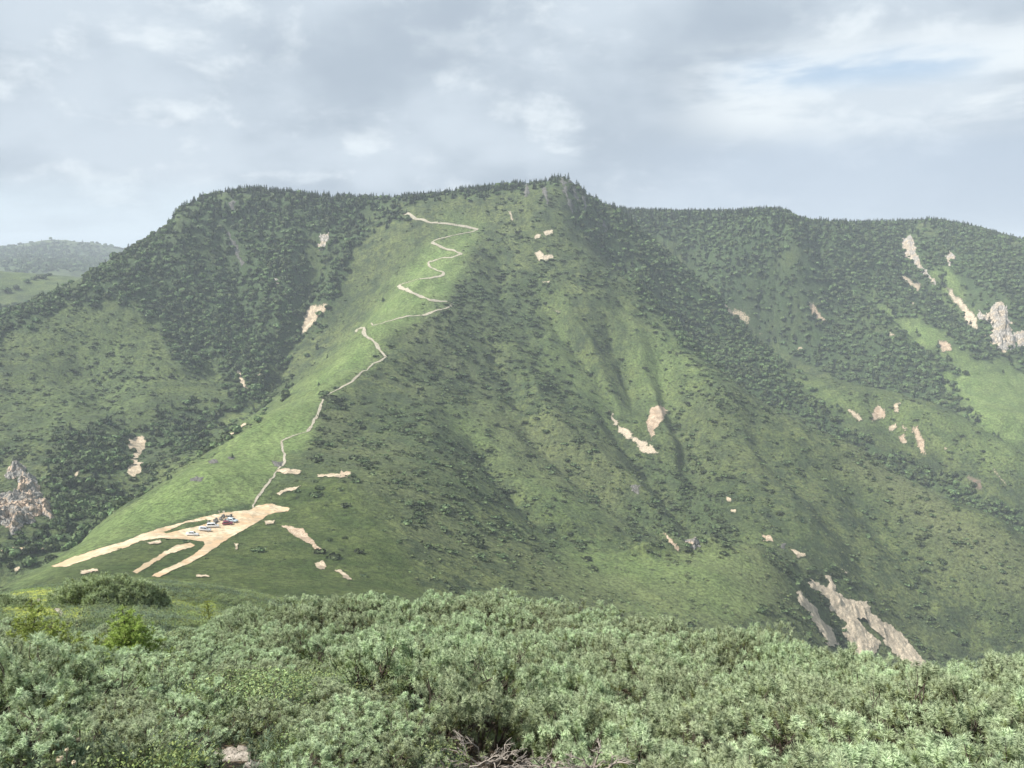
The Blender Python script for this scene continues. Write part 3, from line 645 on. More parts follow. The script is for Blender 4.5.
def conifer_mesh(name, mat, tiers=9, per=9, wid=.2, bare=.08):
    C0, U, Wd = [], [], []
    for i in range(tiers):
        f = i / (tiers - 1); h = bare + (1 - bare) * f * .97; w = wid * (1 - f) ** .8 + .018
        for j in range(per):
            if RNG.random() < .14: continue
            a = 2 * math.pi * (j + RNG.random() * .9) / per; ww = w * (.6 + .6 * RNG.random())
            d = np.array([math.cos(a), math.sin(a), -.28]); s = np.array([-math.sin(a), math.cos(a), 0])
            C0.append(d * ww * .5 + [0, 0, h + RNG.normal() * .012]); U.append(d * ww * .5); Wd.append(s * ww * .28 + [0, 0, .03])
    for a in (0, 1.57): C0.append(np.array([0, 0, .45])); U.append(np.array([math.cos(a), math.sin(a), 0]) * .012); Wd.append(np.array([0, 0, .5]))
    return quads_cloud(np.array(C0), np.array(U), np.array(Wd), name=name, mat=mat)
M_BROAD = leaf_mat('birch_foliage', (.060, .096, .040), (.110, .150, .058), .38, attr='leaf')
M_CONI = leaf_mat('fir_foliage', (.034, .060, .034), (.058, .088, .045), .3, attr='leaf')
M_SCRUB = leaf_mat('dwarf_scrub_foliage', (.042, .066, .029), (.080, .110, .046), .4, attr='leaf')
M_DRYSC = leaf_mat('light_scrub_foliage', (.078, .112, .045), (.118, .145, .064), .25, attr='leaf')
broad = [crown_mesh('broadleaf', M_BROAD, 150, .12, .5, .42, 6) for _ in range(5)]
coni = [conifer_mesh('conifer', M_CONI, 9, 8, w) for w in (.24, .29, .34, .27)]
scrub = [crown_mesh('scrub', M_SCRUB, 90, .14, .6, .30, 8) for _ in range(4)]
drysc = [crown_mesh('light_scrub', M_DRYSC, 44, .2, .6, .26, 5) for _ in range(2)]

VIS = ZR >= np.maximum.accumulate(ZR, axis=0) - .013
CELL = np.zeros_like(R)
CELL[:-1, :-1] = (np.diff(AA, axis=1)[:-1] * R[:-1, :-1] ** 2 * np.diff(VV, axis=0)[:, :-1])
def scatter(dens, seed, cap=None):
    """random points on the land, dens = plants per square metre on the grid"""
    rg = np.random.default_rng(seed); e = dens * (1 - np.clip(EXCL * 1.6, 0, 1)) * CELL * VIS * (np.abs(AA) < math.radians(39)); e[-1] = 0; e[:, -1] = 0
    n = rg.poisson(e); i, j = np.nonzero(n); k = np.repeat(np.arange(len(i)), n[i, j]); i = i[k]; j = j[k]
    a = GA[j] + rg.random(len(j)) * (GA[np.minimum(j + 1, len(GA) - 1)] - GA[j]); v = GV[i] + rg.random(len(i)) * (GV[np.minimum(i + 1, len(GV) - 1)] - GV[i])
    r = np.exp(v); return np.stack([r * np.sin(a), r * np.cos(a), ground_polar(a, v)], 1), i, j, rg
def instancer(name, protos, P, scale, rotz, pick=None, tilt=None, **kw):
    """one stuff object: a point cloud mesh whose geometry nodes set a plant on every point"""
    me = bpy.data.meshes.new(name); me.vertices.add(len(P)); me.vertices.foreach_set('co', np.asarray(P, np.float32).ravel())
    a = me.attributes.new('scl', 'FLOAT_VECTOR', 'POINT'); a.data.foreach_set('vector', np.asarray(scale, np.float32).ravel())
    rot = np.zeros((len(P), 3), np.float32); rot[:, 2] = rotz
    if tilt is not None: rot[:, :2] = tilt
    a = me.attributes.new('rot', 'FLOAT_VECTOR', 'POINT'); a.data.foreach_set('vector', rot.ravel())
    a = me.attributes.new('pick', 'INT', 'POINT'); a.data.foreach_set('value', (pick if pick is not None else RNG.integers(0, len(protos), len(P))).astype(np.int32))
    o = ob(name, me, kind='stuff', **kw)
    c = bpy.data.collections.new(name + '_kinds')
    for i, m in enumerate(protos): c.objects.link(bpy.data.objects.new('%s_kind_%02d' % (name, i), m))
    g = bpy.data.node_groups.new(name, 'GeometryNodeTree'); g.interface.new_socket('Geometry', in_out='INPUT', socket_type='NodeSocketGeometry'); g.interface.new_socket('Geometry', in_out='OUTPUT', socket_type='NodeSocketGeometry')
    nn = g.nodes.new; gi = nn('NodeGroupInput'); go = nn('NodeGroupOutput'); ip = nn('GeometryNodeInstanceOnPoints'); ci = nn('GeometryNodeCollectionInfo')
    ci.inputs['Collection'].default_value = c; ci.inputs['Separate Children'].default_value = True; ci.inputs['Reset Children'].default_value = True
    ip.inputs['Pick Instance'].default_value = True
    def at(n, t):
        x = nn('GeometryNodeInputNamedAttribute'); x.data_type = t; x.inputs[0].default_value = n; return [s for s in x.outputs if s.enabled and s.name == 'Attribute'][0]
    lk = g.links.new; lk(gi.outputs[0], ip.inputs['Points']); lk(ci.outputs[0], ip.inputs['Instance']); lk(at('scl', 'FLOAT_VECTOR'), ip.inputs['Scale'])
    lk(at('rot', 'FLOAT_VECTOR'), ip.inputs['Rotation']); lk(at('pick', 'INT'), ip.inputs['Instance Index']); lk(ip.outputs[0], go.inputs[0])
    md = o.modifiers.new('plants', 'NODES'); md.node_group = g
    return o
TAU = 2 * math.pi
# forest: mostly birch, fir mixed in towards the crests
P, i, j, rg = scatter(np.clip(FOREST, 0, 1) ** 1.0 / np.where(R > 1500, 150, 10.) * (R > 350) * (np.abs(AA) < math.radians(37)), 1)
n = len(P); s = 2.4 + 3.4 * rg.random(n) ** 1.8; s *= np.where(np.hypot(P[:, 0], P[:, 1]) > 1500, 2.2, 1)
firp = .14 + .5 * smooth(P[:, 2], 0, 60); fir = rg.random(n) < firp
sc = np.stack([s * 1.25, s * 1.25, s * (1.0 + .5 * rg.random(n))], 1); hgt = s * 1.25 + 1.5; sc[fir] = np.stack([hgt, hgt, hgt], 1)[fir]
pick = np.where(fir, len(broad) + rg.integers(0, len(coni), n), rg.integers(0, len(broad), n))
P[:, 2] -= .3
instancer('forest', broad + coni, P, sc, rg.random(n) * TAU, pick)
# low scrub and dwarf pine mottling the open slopes
wob = np.clip(.45 + 1.1 * fbm(X, Y, 7, 3, .6, seed=61), 0, 1.3)
P, i, j, rg = scatter(np.clip(SCRUB * 1.2 - .06, 0, 1) ** 1.2 * wob / 3.6, 2)
n = len(P); s = .8 + 3.2 * rg.random(n) ** 3.5; P[:, 2] -= .1
instancer('low_scrub', scrub, P, np.stack([s * 1.35, s * 1.1, s * .8], 1), rg.random(n) * TAU)
P, i, j, rg = scatter(np.clip((.35 + DRY + .4 * openL + .3 * nzC) * (SCRUB > .03) * (1 - FOREST), 0, 1) * (1 - KNOLL) * wob / 7. * (R > 215) * (R < 900), 3)
n = len(P); s = .9 + 1.3 * rg.random(n) ** 2; P[:, 2] -= .1
instancer('pale_scrub', drysc, P, np.stack([s * 1.4, s * 1.1, s * .6], 1), rg.random(n) * TAU)

# single trees one can tell apart
def tree_at(me, x, y, z, h, label, cat='tree', group=None, w=1., name='conifer'):
    o = bpy.data.objects.new(name, me); o.location = (x, y, z - .15); o.scale = (h * w, h * w, h); o.rotation_euler = (0, 0, random.random() * TAU)
    kw = dict(label=label, category=cat)
    if group: kw['group'] = group
    return link(o, **kw)
def skyline(px0, px1, n, hs, label, group, rmin, rmax, mix=.2, back=14):
    sel = (R[:, 0] > rmin) & (R[:, 0] < rmax); rr = np.nonzero(sel)[0]
    for q in range(n):
        px = px0 + (px1 - px0) * min(max((q + random.random() + 2.2 * math.sin(q * 1.7)) / n, 0), 1); a = float(pix(px, 250)[0]); jx, t = gidx(GA, np.array([a])); jx = jx[0]
        c = ZR[rr, jx]; i = rr[c.argmax()]; v = GV[i] - (random.random() ** 2) * back / R[i, 0] + .004; r = math.exp(v)
        z = float(ground_polar(np.array([a]), np.array([v]))[0]); h = hs[0] * .6 + (hs[1] * 1.1 - hs[0] * .6) * random.random() ** 2.2; px += random.gauss(0, 1)
        m = random.choice(coni) if random.random() > mix else random.choice(broad)
        tree_at(m, r * math.sin(a), r * math.cos(a), z, h * (1 if m in coni else .75), label, group=group, name='conifer' if m in coni else 'birch')
skyline(118, 186, 26, (4, 7), 'dark tree on the falling skyline left of the flat summit', 'trees on the left falling skyline', 800, 960)
skyline(186, 262, 48, (3.5, 6), 'dark tree in the close row on the left shoulder summit', 'trees on the left shoulder summit', 820, 1000, .1, 22)
skyline(262, 400, 40, (3, 6), 'small dark tree on the flat middle skyline', 'trees on the middle skyline', 820, 1000, .1, 20)
skyline(400, 545, 84, (4, 6), 'dark fir in the dense row leading up to the main summit', 'firs leading up to the main summit', 800, 960, .05, 26)
skyline(545, 600, 10, (2.5, 4.5), 'stunted dark fir on the main summit crest', 'stunted firs on the main summit', 800, 960, 0, 8)
skyline(608, 800, 70, (4, 7), 'tree on the skyline right of the main summit', 'trees on the right near skyline', 940, 1200, .3, 24)
skyline(800, 1030, 70, (4, 7), 'tree on the far right skyline under blue-grey sky', 'trees on the far right skyline', 1000, 1400, .5, 26)
def dots(pts, hs, label, group, w=1.3, kinds=None):
    x, y, z = spot([p[0] for p in pts], [p[1] for p in pts], 150)
    for k in range(len(pts)):
        if not np.isnan(x[k]): tree_at(random.choice(kinds or coni), x[k], y[k], z[k], hs[0] + (hs[1] - hs[0]) * random.random(), label, 'tree', group, w)
dots(Z6([(340,292),(478,298),(486,306),(655,360),(660,366),(515,378),(580,438),(410,398),(362,362),(215,335),(210,297),(372,228),(360,224),(970,428),(480,492),(700,558),(1000,690),(750,378),(800,392),(830,386),(695,255),(576,236),(262,345),(90,300),(830,330),(620,300)]), (2.6, 4.4), 'small dark conifer scattered on the broad right flank', 'conifers scattered on the right flank')
dots(Z2([(130,455),(152,190),(165,186),(180,205),(100,230),(330,520),(325,550),(338,545),(262,580),(370,515)]), (3.5, 5), 'small dark conifer beside the zigzag path', 'conifers beside the zigzag path')
dots(Z5([(410,235),(430,232),(455,275),(465,347),(445,268),(240,405),(755,370),(235,40),(560,420)]), (2.5, 4), 'small dark conifer in the middle of the main slope', 'conifers in the middle of the main slope')
dots(Z4([(505,300),(515,298),(960,15),(700,235),(475,240)]), (2, 3), 'small dark bush-like conifer in the bright grass', 'conifers in the bright grass')
dots(Z1([(20,430),(45,420),(80,400),(100,392),(112,385),(130,388),(15,480),(20,490),(150,380),(180,375),(210,370),(72,352),(60,350),(90,352)]), (6, 11), 'tree on the light green hill at the left edge', 'trees on the light green hill at the left', 1.1, broad)

# low evergreen mounds that stand alone on the slopes
def mound(px, py, w, h, label, name='evergreen_mound', mat=M_SCRUB, n=420, rmin=150, group=None, ls=.3):
    x, y, z = spot(px, py, rmin)
    d = rvec(n); d[:, 2] = np.abs(d[:, 2]); f = 1 + .25 * fbm(d[:, 0] * 3 + px, d[:, 1] * 3 + py, 1., 3)[:, None]
    C0 = d * f * (.75 + .3 * RNG.random((n, 1))) * [w / 2, w / 2 * .8, h]; gx = x[0] + C0[:, 0]; gy = y[0] + C0[:, 1]; C0[:, 2] += ground(gx, gy) - z[0]
    nn = d + rvec(n) * .5; u = np.cross(nn, rvec(n)); u /= np.linalg.norm(u, axis=1)[:, None]; v = np.cross(nn, u); v /= np.linalg.norm(v, axis=1)[:, None]
    s = ls * (.6 + .8 * RNG.random((n, 1)))
    o = ob(name, quads_cloud(C0, u * s, v * s * .7, name=name), mat, label=label, category='shrub'); o.location = (x[0], y[0], z[0])
    if group: o['group'] = group
mound(331, 399, 14, 2.0, 'dark evergreen mound beside the bend of the ridge path, the upper of two', n=700, ls=.5)
mound(334, 406, 11, 1.6, 'dark evergreen mound below its neighbour by the ridge path', n=500, ls=.45)
mound(476, 545, 8, 2.0, 'dark oval bush alone on the slope above the thicket', n=400, ls=.4)
mound(324, 393, 8, 1.2, 'small dark evergreen mound touching the ridge path', n=300, ls=.4)
# ------------------------------------------------------------------ plants close to the camera
M_PINE = leaf_mat('blue_green_pine_needles', (.48, .58, .37), (.13, .155, .035), .16, .25, attr='leaf', rough=.6, spec=.3)  # second colour: olive inner needles, darkened to paint in shade of the gaps
M_MAT = leaf_mat('low_shrub_leaves', (.13, .19, .085), (.20, .24, .085), .3, .2, attr='leaf', rough=.55, spec=.35)
M_MATB = leaf_mat('low_blue_green_sprigs', (.24, .32, .23), (.13, .17, .07), .22, .2, attr='leaf', rough=.6)
M_LARCH = leaf_mat('larch_needles', (.37, .45, .12), (.25, .33, .08), .15, .3, attr='leaf', rough=.6)
M_TWIG = plain('brown_twig_bark', (.085, .065, .048), .9, n=.5)
M_DEAD = plain('bleached_dead_wood', (.34, .30, .26), .85, n=.6)
M_CREAM = plain('withered_cream_petals', (.62, .52, .36), .8, n=.2)
M_STONE = earth_mat('pale_footpath_stone', (.40, .36, .31), (.27, .24, .2), (.15, .13, .11), 9, .02, False)

random.seed(11); RNG = np.random.default_rng(11)
def needles(P, A, K, ln, wd, spread=(25, 68), stem=.06, tint=None):
    """K needles round each shoot P with axis A; triangles"""
    T = len(P); n = T * K; p = np.repeat(P, K, 0); a = np.repeat(A, K, 0); u = RNG.random((n, 1))
    q = np.cross(a, rvec(n)); q /= np.linalg.norm(q, axis=1)[:, None] + 1e-9
    th = np.radians(spread[1] + (spread[0] - spread[1]) * u + RNG.normal(size=(n, 1)) * 8)
    d = a * np.cos(th) + q * np.sin(th); L_ = ln * (.75 + .4 * RNG.random((n, 1))); b = p + a * (u * stem - stem)
    s = np.cross(d, rvec(n)); s /= np.linalg.norm(s, axis=1)[:, None] + 1e-9
    V = np.stack([b - s * wd * .5, b + s * wd * .5, b + d * L_], 1).reshape(-1, 3)
    tt = np.repeat(tint if tint is not None else RNG.random(T) * .5, K); br = np.repeat(RNG.random(T) * .6 + .2, K)
    at = np.zeros((len(V), 2)); at[:, 0] = np.clip(np.repeat(tt, 3) + np.tile([.35, .35, -.1], n), 0, 1); at[:, 1] = np.repeat(br, 3) + np.tile([-.15, -.15, .1], n)
    return V, at
def tri_mesh(name, V, at, mat):
    me = mesh_from(name, V, np.arange(len(V)).reshape(-1, 3)); me.polygons.foreach_set('use_smooth', np.zeros(len(V) // 3, bool)); vattr(me, 'leaf', np.clip(at, 0, 1)); me.materials.append(mat); return me
def tubes(name, segs, mat, sides=5):
    """segs = list of (list of points, r0, r1)"""
    V, F = [], []
    for pts, r0, r1 in segs:
        pts = np.array(pts, float); n = len(pts); T = np.gradient(pts, axis=0); T /= np.linalg.norm(T, axis=1)[:, None] + 1e-9
        up = np.array([.3, .2, 1.]) if abs(T[0][2]) < .9 else np.array([1., .1, 0]); b = len(V) and sum(len(v) for v in V)
        u = np.cross(T, up); u /= np.linalg.norm(u, axis=1)[:, None] + 1e-9; w = np.cross(T, u)
        rr = np.linspace(r0, r1, n)[:, None]; base = sum(len(v) for v in V)
        ring = [pts + (u * math.cos(a) + w * math.sin(a)) * rr for a in np.linspace(0, TAU, sides, endpoint=False)]
        V.append(np.stack(ring, 1).reshape(-1, 3))
        for i in range(n - 1):
            for j in range(sides):
                F.append((base + i * sides + j, base + i * sides + (j + 1) % sides, base + (i + 1) * sides + (j + 1) % sides, base + (i + 1) * sides + j))
    me = mesh_from(name, np.concatenate(V), np.array(F)); me.materials.append(mat); return me
def wiggle(a, b, n=6, amp=.06, sag=0):
    a = np.array(a, float); b = np.array(b, float); t = np.linspace(0, 1, n)[:, None]; L_ = np.linalg.norm(b - a)
    p = a + (b - a) * t + RNG.normal(size=(n, 3)) * amp * L_ * np.sin(t * math.pi) * .6; p[:, 2] += sag * L_ * (t[:, 0] * (1 - t[:, 0])); return p

def pine_shape(k, rx=.72, h=.62, tufts=370, lumps=7):
    """one dwarf pine: several leaning leaders, each a cushion of needle tufts"""
    ctr = [(rx * .55 * math.cos(a) * random.uniform(.5, 1.1), rx * .55 * math.sin(a) * random.uniform(.5, 1.1), h * random.uniform(.35, .75)) for a in [TAU * (i + random.random() * .6) / lumps for i in range(lumps)]] + [(0, 0, h * .8)]
    rad = [random.uniform(.20, .34) * rx / .72 for _ in ctr]; P, A, Tn = [], [], []
    segs = []
    per = tufts // len(ctr); nc = 9
    for c, r in zip(ctr, rad):
        d = rvec(nc); d = d[RNG.integers(0, nc, per)] + RNG.normal(size=(per, 3)) * .12; d[:, 2] = np.abs(d[:, 2]) * 1.1 - .35 * (RNG.random(per) < .35); d /= np.linalg.norm(d, axis=1)[:, None]
        dep = 1 - .45 * RNG.random((per, 1)) ** 2.2; p = np.array(c) + d * r * dep * [1.15, 1.15, .9]
        a = d * .75 + [0, 0, .8] + RNG.normal(size=(per, 3)) * .22; a /= np.linalg.norm(a, axis=1)[:, None]
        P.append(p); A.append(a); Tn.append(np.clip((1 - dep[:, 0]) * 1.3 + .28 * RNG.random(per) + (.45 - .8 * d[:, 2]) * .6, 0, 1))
        base = (RNG.normal() * .06, RNG.normal() * .06, -.12); segs.append((wiggle(base, c, 7, .12, .1), .014, .006))
        for q in RNG.choice(per, 9, replace=False): segs.append((wiggle(c - np.array([0, 0, r * .8]), p[q] - a[q] * .05, 5, .08), .007, .0025))
    P = np.concatenate(P); A = np.concatenate(A); Tn = np.concatenate(Tn); keep = P[:, 2] > .02; P, A, Tn = P[keep], A[keep], Tn[keep]
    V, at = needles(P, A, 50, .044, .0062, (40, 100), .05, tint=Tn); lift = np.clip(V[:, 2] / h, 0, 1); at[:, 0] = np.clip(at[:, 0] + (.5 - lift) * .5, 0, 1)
    return tri_mesh('dwarf_pine_foliage_%d' % k, V, at, M_PINE), tubes('dwarf_pine_stems_%d' % k, segs, M_TWIG, 4)
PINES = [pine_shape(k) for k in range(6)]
def stand(x, y):
    return float(ground(np.array([x]), np.array([y]))[0])
def dwarf_pine(x, y, s, label, group=None, kind=None, sz=1., name='dwarf_pine', cat='shrub'):
    o = bpy.data.objects.new(name, None); o.empty_display_size = .2; o.location = (x, y, stand(x, y)); o.scale = (s, s, s * sz); o.rotation_euler = (random.uniform(-.12, .12) - .12, random.uniform(-.12, .12), random.random() * TAU)
    kw = dict(label=label, category=cat)
    if group: kw['group'] = group
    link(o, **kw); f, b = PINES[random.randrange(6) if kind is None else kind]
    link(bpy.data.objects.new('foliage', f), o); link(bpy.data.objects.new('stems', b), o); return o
def edge_px(r):      # left limit of the thicket, in photo columns, by distance
    return float(np.interp(r, [3, 4.2, 5, 6.5, 8, 12, 16, 20, 22], [470, 455, 440, 405, 375, 285, 235, 200, 198]))
def crest_r(px):     # how far the thicket reaches
    return float(np.interp(px, [190, 300, 400, 500, 620, 700, 800, 900, 1024, 1200], [22, 18.5, 18.5, 18.5, 17.5, 16.5, 15.5, 14.5, 13.5, 13]))
pts = []; row = 0; y = 2.6
while y < 23:
    sp_ = .78 + .012 * y; x = -9 + (row % 2) * sp_ * .5
    while x < 17:
        xx = x + random.uniform(-.2, .2); yy = y + random.uniform(-.2, .2); r = math.hypot(xx, yy); z = stand(xx, yy); ppx, ppy = topix(xx, yy, z + .4)
        if r > 3.3 and edge_px(r) < ppx < 1120 and r < crest_r(ppx): pts.append((xx, yy, r, float(ppx), float(ppy)))
        x += sp_
    y += sp_ * .84; row += 1
print('dwarf pines', len(pts))
for xx, yy, r, ppx, ppy in pts:
    if 440 < ppx < 565 and r < 6.1: continue
    if 425 < ppx < 585 and r < 5.3: continue
    if 585 <= ppx < 640 and r < 4.9: continue
    cr = crest_r(ppx)
    if r > cr - 2.6: g_ = ('dwarf pine along the far crest of the foreground thicket', 'dwarf pines on the thicket crest')
    elif r < 5.2: g_ = ('large-needled dwarf pine along the bottom edge of the photo', 'dwarf pines at the bottom edge')
    elif ppx < 480: g_ = ('dwarf pine in the left arm of the foreground thicket', 'dwarf pines in the left of the thicket')
    elif ppx < 760: g_ = ('dwarf pine in the middle of the foreground thicket', 'dwarf pines in the middle of the thicket')
    else: g_ = ('dwarf pine in the right part of the foreground thicket', 'dwarf pines in the right of the thicket')
    bumpy = 1 + .42 * float(fbm(np.array([xx]), np.array([yy]), 3.2, 2, seed=71)[0])
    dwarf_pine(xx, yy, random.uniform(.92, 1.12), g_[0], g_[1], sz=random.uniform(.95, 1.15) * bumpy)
def at_px(px, py, rmin=3): x, y, z = spot(px, py, rmin); return float(x[0]), float(y[0]), float(z[0])
for (px, py, s, sz, lab) in ((22, 738, 1.15, 1.1, 'blue-green dwarf pine bush in the bottom left corner with a dark gap beneath it'), (80, 722, .85, 1.0, 'rounded dwarf pine bush leaning out right of the corner bush'),
                             (18, 700, 1.05, 1.0, 'dwarf pine bush at the left edge behind the corner bush'), (74, 690, .9, .95, 'smaller dwarf pine bush just below the yellow-green larch'),
                             (-60, 740, 1.2, 1.1, 'dwarf pine bush cut by the left edge')):
    x, y, z = at_px(px, py); dwarf_pine(x, y, s, lab, sz=sz)

# the lone wide mound beyond the near slope: same plant, far larger and lower
def lone_mound(px, py, w, h, label, n=1500, rmin=30):
    x0, y0, z0 = at_px(px, py, rmin); o = bpy.data.objects.new('dwarf_pine', None); o.location = (x0, y0, z0); link(o, label=label, category='shrub')
    d = rvec(n); d[:, 2] = np.abs(d[:, 2]); f = .82 + .3 * fbm(d[:, 0] * 2.2 + px, d[:, 1] * 2.2, .8, 4, .6)[:, None]; dep = 1 - .3 * RNG.random((n, 1)) ** 2
    p = d * f * dep * [w / 2, w / 2 * .75, h]; p[:, 2] += ground(p[:, 0] + x0, p[:, 1] + y0) - z0 + .05
    a = d * .6 + [0, 0, .8] + RNG.normal(size=(n, 3)) * .25; a /= np.linalg.norm(a, axis=1)[:, None]
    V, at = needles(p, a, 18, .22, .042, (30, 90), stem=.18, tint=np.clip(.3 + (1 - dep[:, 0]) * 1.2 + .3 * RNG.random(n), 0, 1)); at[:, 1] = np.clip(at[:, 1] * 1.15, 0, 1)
    link(bpy.data.objects.new('foliage', tri_mesh('mound_foliage', V, at, M_PINE)), o)
    segs = [(wiggle((RNG.normal() * .3, RNG.normal() * .3, -.2), p[q] * [1, 1, .8], 5, .1), .05, .015) for q in RNG.choice(n, 40, replace=False)]
    link(bpy.data.objects.new('stems', tubes('mound_stems', segs, M_TWIG, 4)), o)
lone_mound(112, 607, 7.6, 2.2, 'wide rounded dark green dwarf pine mound above the near slope', 2600)
lone_mound(148, 601, 3.2, 1.1, 'small dwarf pine mound touching the right end of the wide mound', 900)
lone_mound(8, 606, 3.0, .7, 'flat dwarf pine mound at the left edge beside the yellow-green turf', 600)

# low mats of small shrubs over the open ground
def tuft_kind(k, K, ln, wd, mat, shoots, rad, spread=(20, 70)):
    p = np.stack([RNG.normal(size=shoots) * rad * .5, RNG.normal(size=shoots) * rad * .5, .03 + .07 * RNG.random(shoots)], 1); a = rvec(shoots) * .35 + [0, 0, 1.]; a /= np.linalg.norm(a, axis=1)[:, None]
    V, at = needles(p, a, K, ln, wd, spread, .05); return tri_mesh('sprig_%d' % k, V, at, mat)
def leaf_kind(k, n, rad, size, mat):
    c = rvec(n) * [rad, rad, .05] * RNG.random((n, 1)) ** .5 + [0, 0, .07]; c[:, 2] += RNG.random(n) * .04; nn = rvec(n) * .7 + [0, 0, 1]; nn /= np.linalg.norm(nn, axis=1)[:, None]
    u = np.cross(nn, rvec(n)); u /= np.linalg.norm(u, axis=1)[:, None]; v = np.cross(nn, u); return quads_cloud(c, u * size, v * size * .55, name='leafy_%d' % k, mat=mat)
M_MATY = leaf_mat('yellow_green_turf_leaves', (.21, .27, .09), (.16, .21, .07), .2, .2, attr='leaf')
KINDS = [tuft_kind(0, 14, .04, .005, M_MATB, 7, .13), tuft_kind(1, 14, .035, .006, M_MATB, 8, .13), leaf_kind(2, 110, .13, .007, M_MAT), tuft_kind(3, 18, .026, .006, M_MAT, 9, .13, (20, 100)), tuft_kind(4, 12, .035, .006, M_MAT, 8, .13), leaf_kind(5, 100, .13, .0065, M_MATY)]
def mats(name, r0, r1, dens, sc, seed, flat=1):
    open_ = (R > r0) & (R < r1) & (AA < pix(np.interp(R, [3, 4.2, 5, 6.5, 8, 12, 16, 20, 30, 90], [500, 490, 470, 440, 410, 310, 255, 245, 480, 480]), 600)[0]) & (AA > -.70)
    keep = np.clip(1 - M([(106,720),(140,714),(150,734),(120,738)], 3, 2, 0, 12) - M([(200,752),(236,742),(258,760),(258,800),(205,800)], 3, 2, 0, 12), 0, 1)
    if r1 > 20: keep = keep * (1 - .7 * NEARY)
    P, i, j, rg = scatter(open_ * keep * dens, seed); n = len(P); s = sc * (.7 + .7 * rg.random(n)) * (1 + .35 * fbm(P[:, 0], P[:, 1], 1.1 * sc, 3, seed=83))
    f = fbm(P[:, 0], P[:, 1], 1.6 * sc ** .7, 4, .55, seed=81) + .25 * rg.normal(size=n); g = fbm(P[:, 0], P[:, 1], 1.2 * sc ** .7, 3, seed=82) + .25 * rg.normal(size=n)
    pick = np.where(f > -.05, rg.integers(0, 2, n), np.where(g > .62, 5, rg.integers(2, 5, n)))
    P[:, 2] += -.03 + np.clip(fbm(P[:, 0], P[:, 1], .9 * sc ** .6, 3, seed=84), 0, 1) * .22 * sc ** .5 * flat
    instancer(name, KINDS, P, np.stack([s, s, s * 1.15 * flat], 1), rg.random(n) * TAU, pick, tilt=rg.normal(size=(n, 2)) * .18)
mats('low_shrub_mat', 3.2, 11, 105, 1.0, 91)
mats('low_shrub_mat', 11, 30, 42, 1.5, 92, .8)
mats('low_shrub_mat', 30, 90, 13, 2.3, 93, .45)

# separate low bushes among the mats
def leafy_bush(k):
    n = 1300; d = rvec(n); d[:, 2] = np.abs(d[:, 2]); f = 1 + .3 * fbm(d[:, 0] * 2 + k * 5, d[:, 1] * 2, .7, 3)[:, None]; c = d * f * (1 - .35 * RNG.random((n, 1)) ** 2) * [.34, .34, .24]
    nn = d * .5 + rvec(n) * .6 + [0, 0, .5]; nn /= np.linalg.norm(nn, axis=1)[:, None]; u = np.cross(nn, rvec(n)); u /= np.linalg.norm(u, axis=1)[:, None]; v = np.cross(nn, u); sz = .008 * (.7 + .6 * RNG.random((n, 1)))
    segs = [(wiggle((RNG.normal() * .04, RNG.normal() * .04, -.06), c[q] * .85, 5, .08), .004, .0015) for q in RNG.choice(n, 26, replace=False)]
    return quads_cloud(c, u * sz, v * sz * .5, name='leafy_bush_foliage_%d' % k, mat=M_MAT), tubes('leafy_bush_stems_%d' % k, segs, M_TWIG, 4)
LEAFY = [leafy_bush(k) for k in range(4)]
def left_ok(xx, yy, margin=0):
    r = math.hypot(xx, yy); lim = float(pix(np.interp(r, [3, 4.2, 5, 6.5, 8, 12, 16, 20, 30], [470, 455, 445, 410, 380, 290, 240, 205, 215]), 600)[0]); return math.atan2(xx, yy) < lim - margin
cnt = 0; taken = []
random.seed(5)
for _ in range(6000):
    if cnt >= 260: break
    r = 4.3 * (26 / 4.3) ** (random.random() ** 1.0); a = random.uniform(-.64, .0); xx, yy = r * math.sin(a), r * math.cos(a); z = stand(xx, yy); ppx, ppy = (float(v) for v in topix(xx, yy, z))
    if not left_ok(xx, yy) or ppy > 790 or (100 < ppx < 150 and 712 < ppy < 742) or (185 < ppx < 285 and ppy > 735) or (35 < ppx < 90 and ppy > 720) or (ppx < 95 and 655 < ppy < 752): continue
    md = .34 + .015 * r
    if any((xx - tx) ** 2 + (yy - ty) ** 2 < md * md for tx, ty in taken): continue
    taken.append((xx, yy)); cnt += 1
    kind = float(fbm(np.array([xx]), np.array([yy]), 2.6, 3, seed=77)[0]) + random.gauss(0, .2) > -.2
    zone = ('near the bottom edge' if r < 7 else 'in the middle of the open ground' if r < 13 else 'towards the near crest')
    if kind: dwarf_pine(xx, yy, random.uniform(.40, .62) * (1 + .018 * r), 'low dwarf pine left of the thicket, ' + zone, 'low dwarf pines ' + zone, sz=.75)
    else:
        o = bpy.data.objects.new('leafy_bush', None); o.location = (xx, yy, z); sc_ = random.uniform(.8, 1.4) * (1 + .02 * r); o.scale = (sc_, sc_, sc_ * random.uniform(.8, 1.2)); o.rotation_euler = (0, 0, random.random() * 6.3)
        link(o, label='leafy green bush left of the thicket, ' + zone, category='bush', group='leafy bushes ' + zone); f, b = random.choice(LEAFY)
        link(bpy.data.objects.new('foliage', f), o); link(bpy.data.objects.new('stems', b), o)

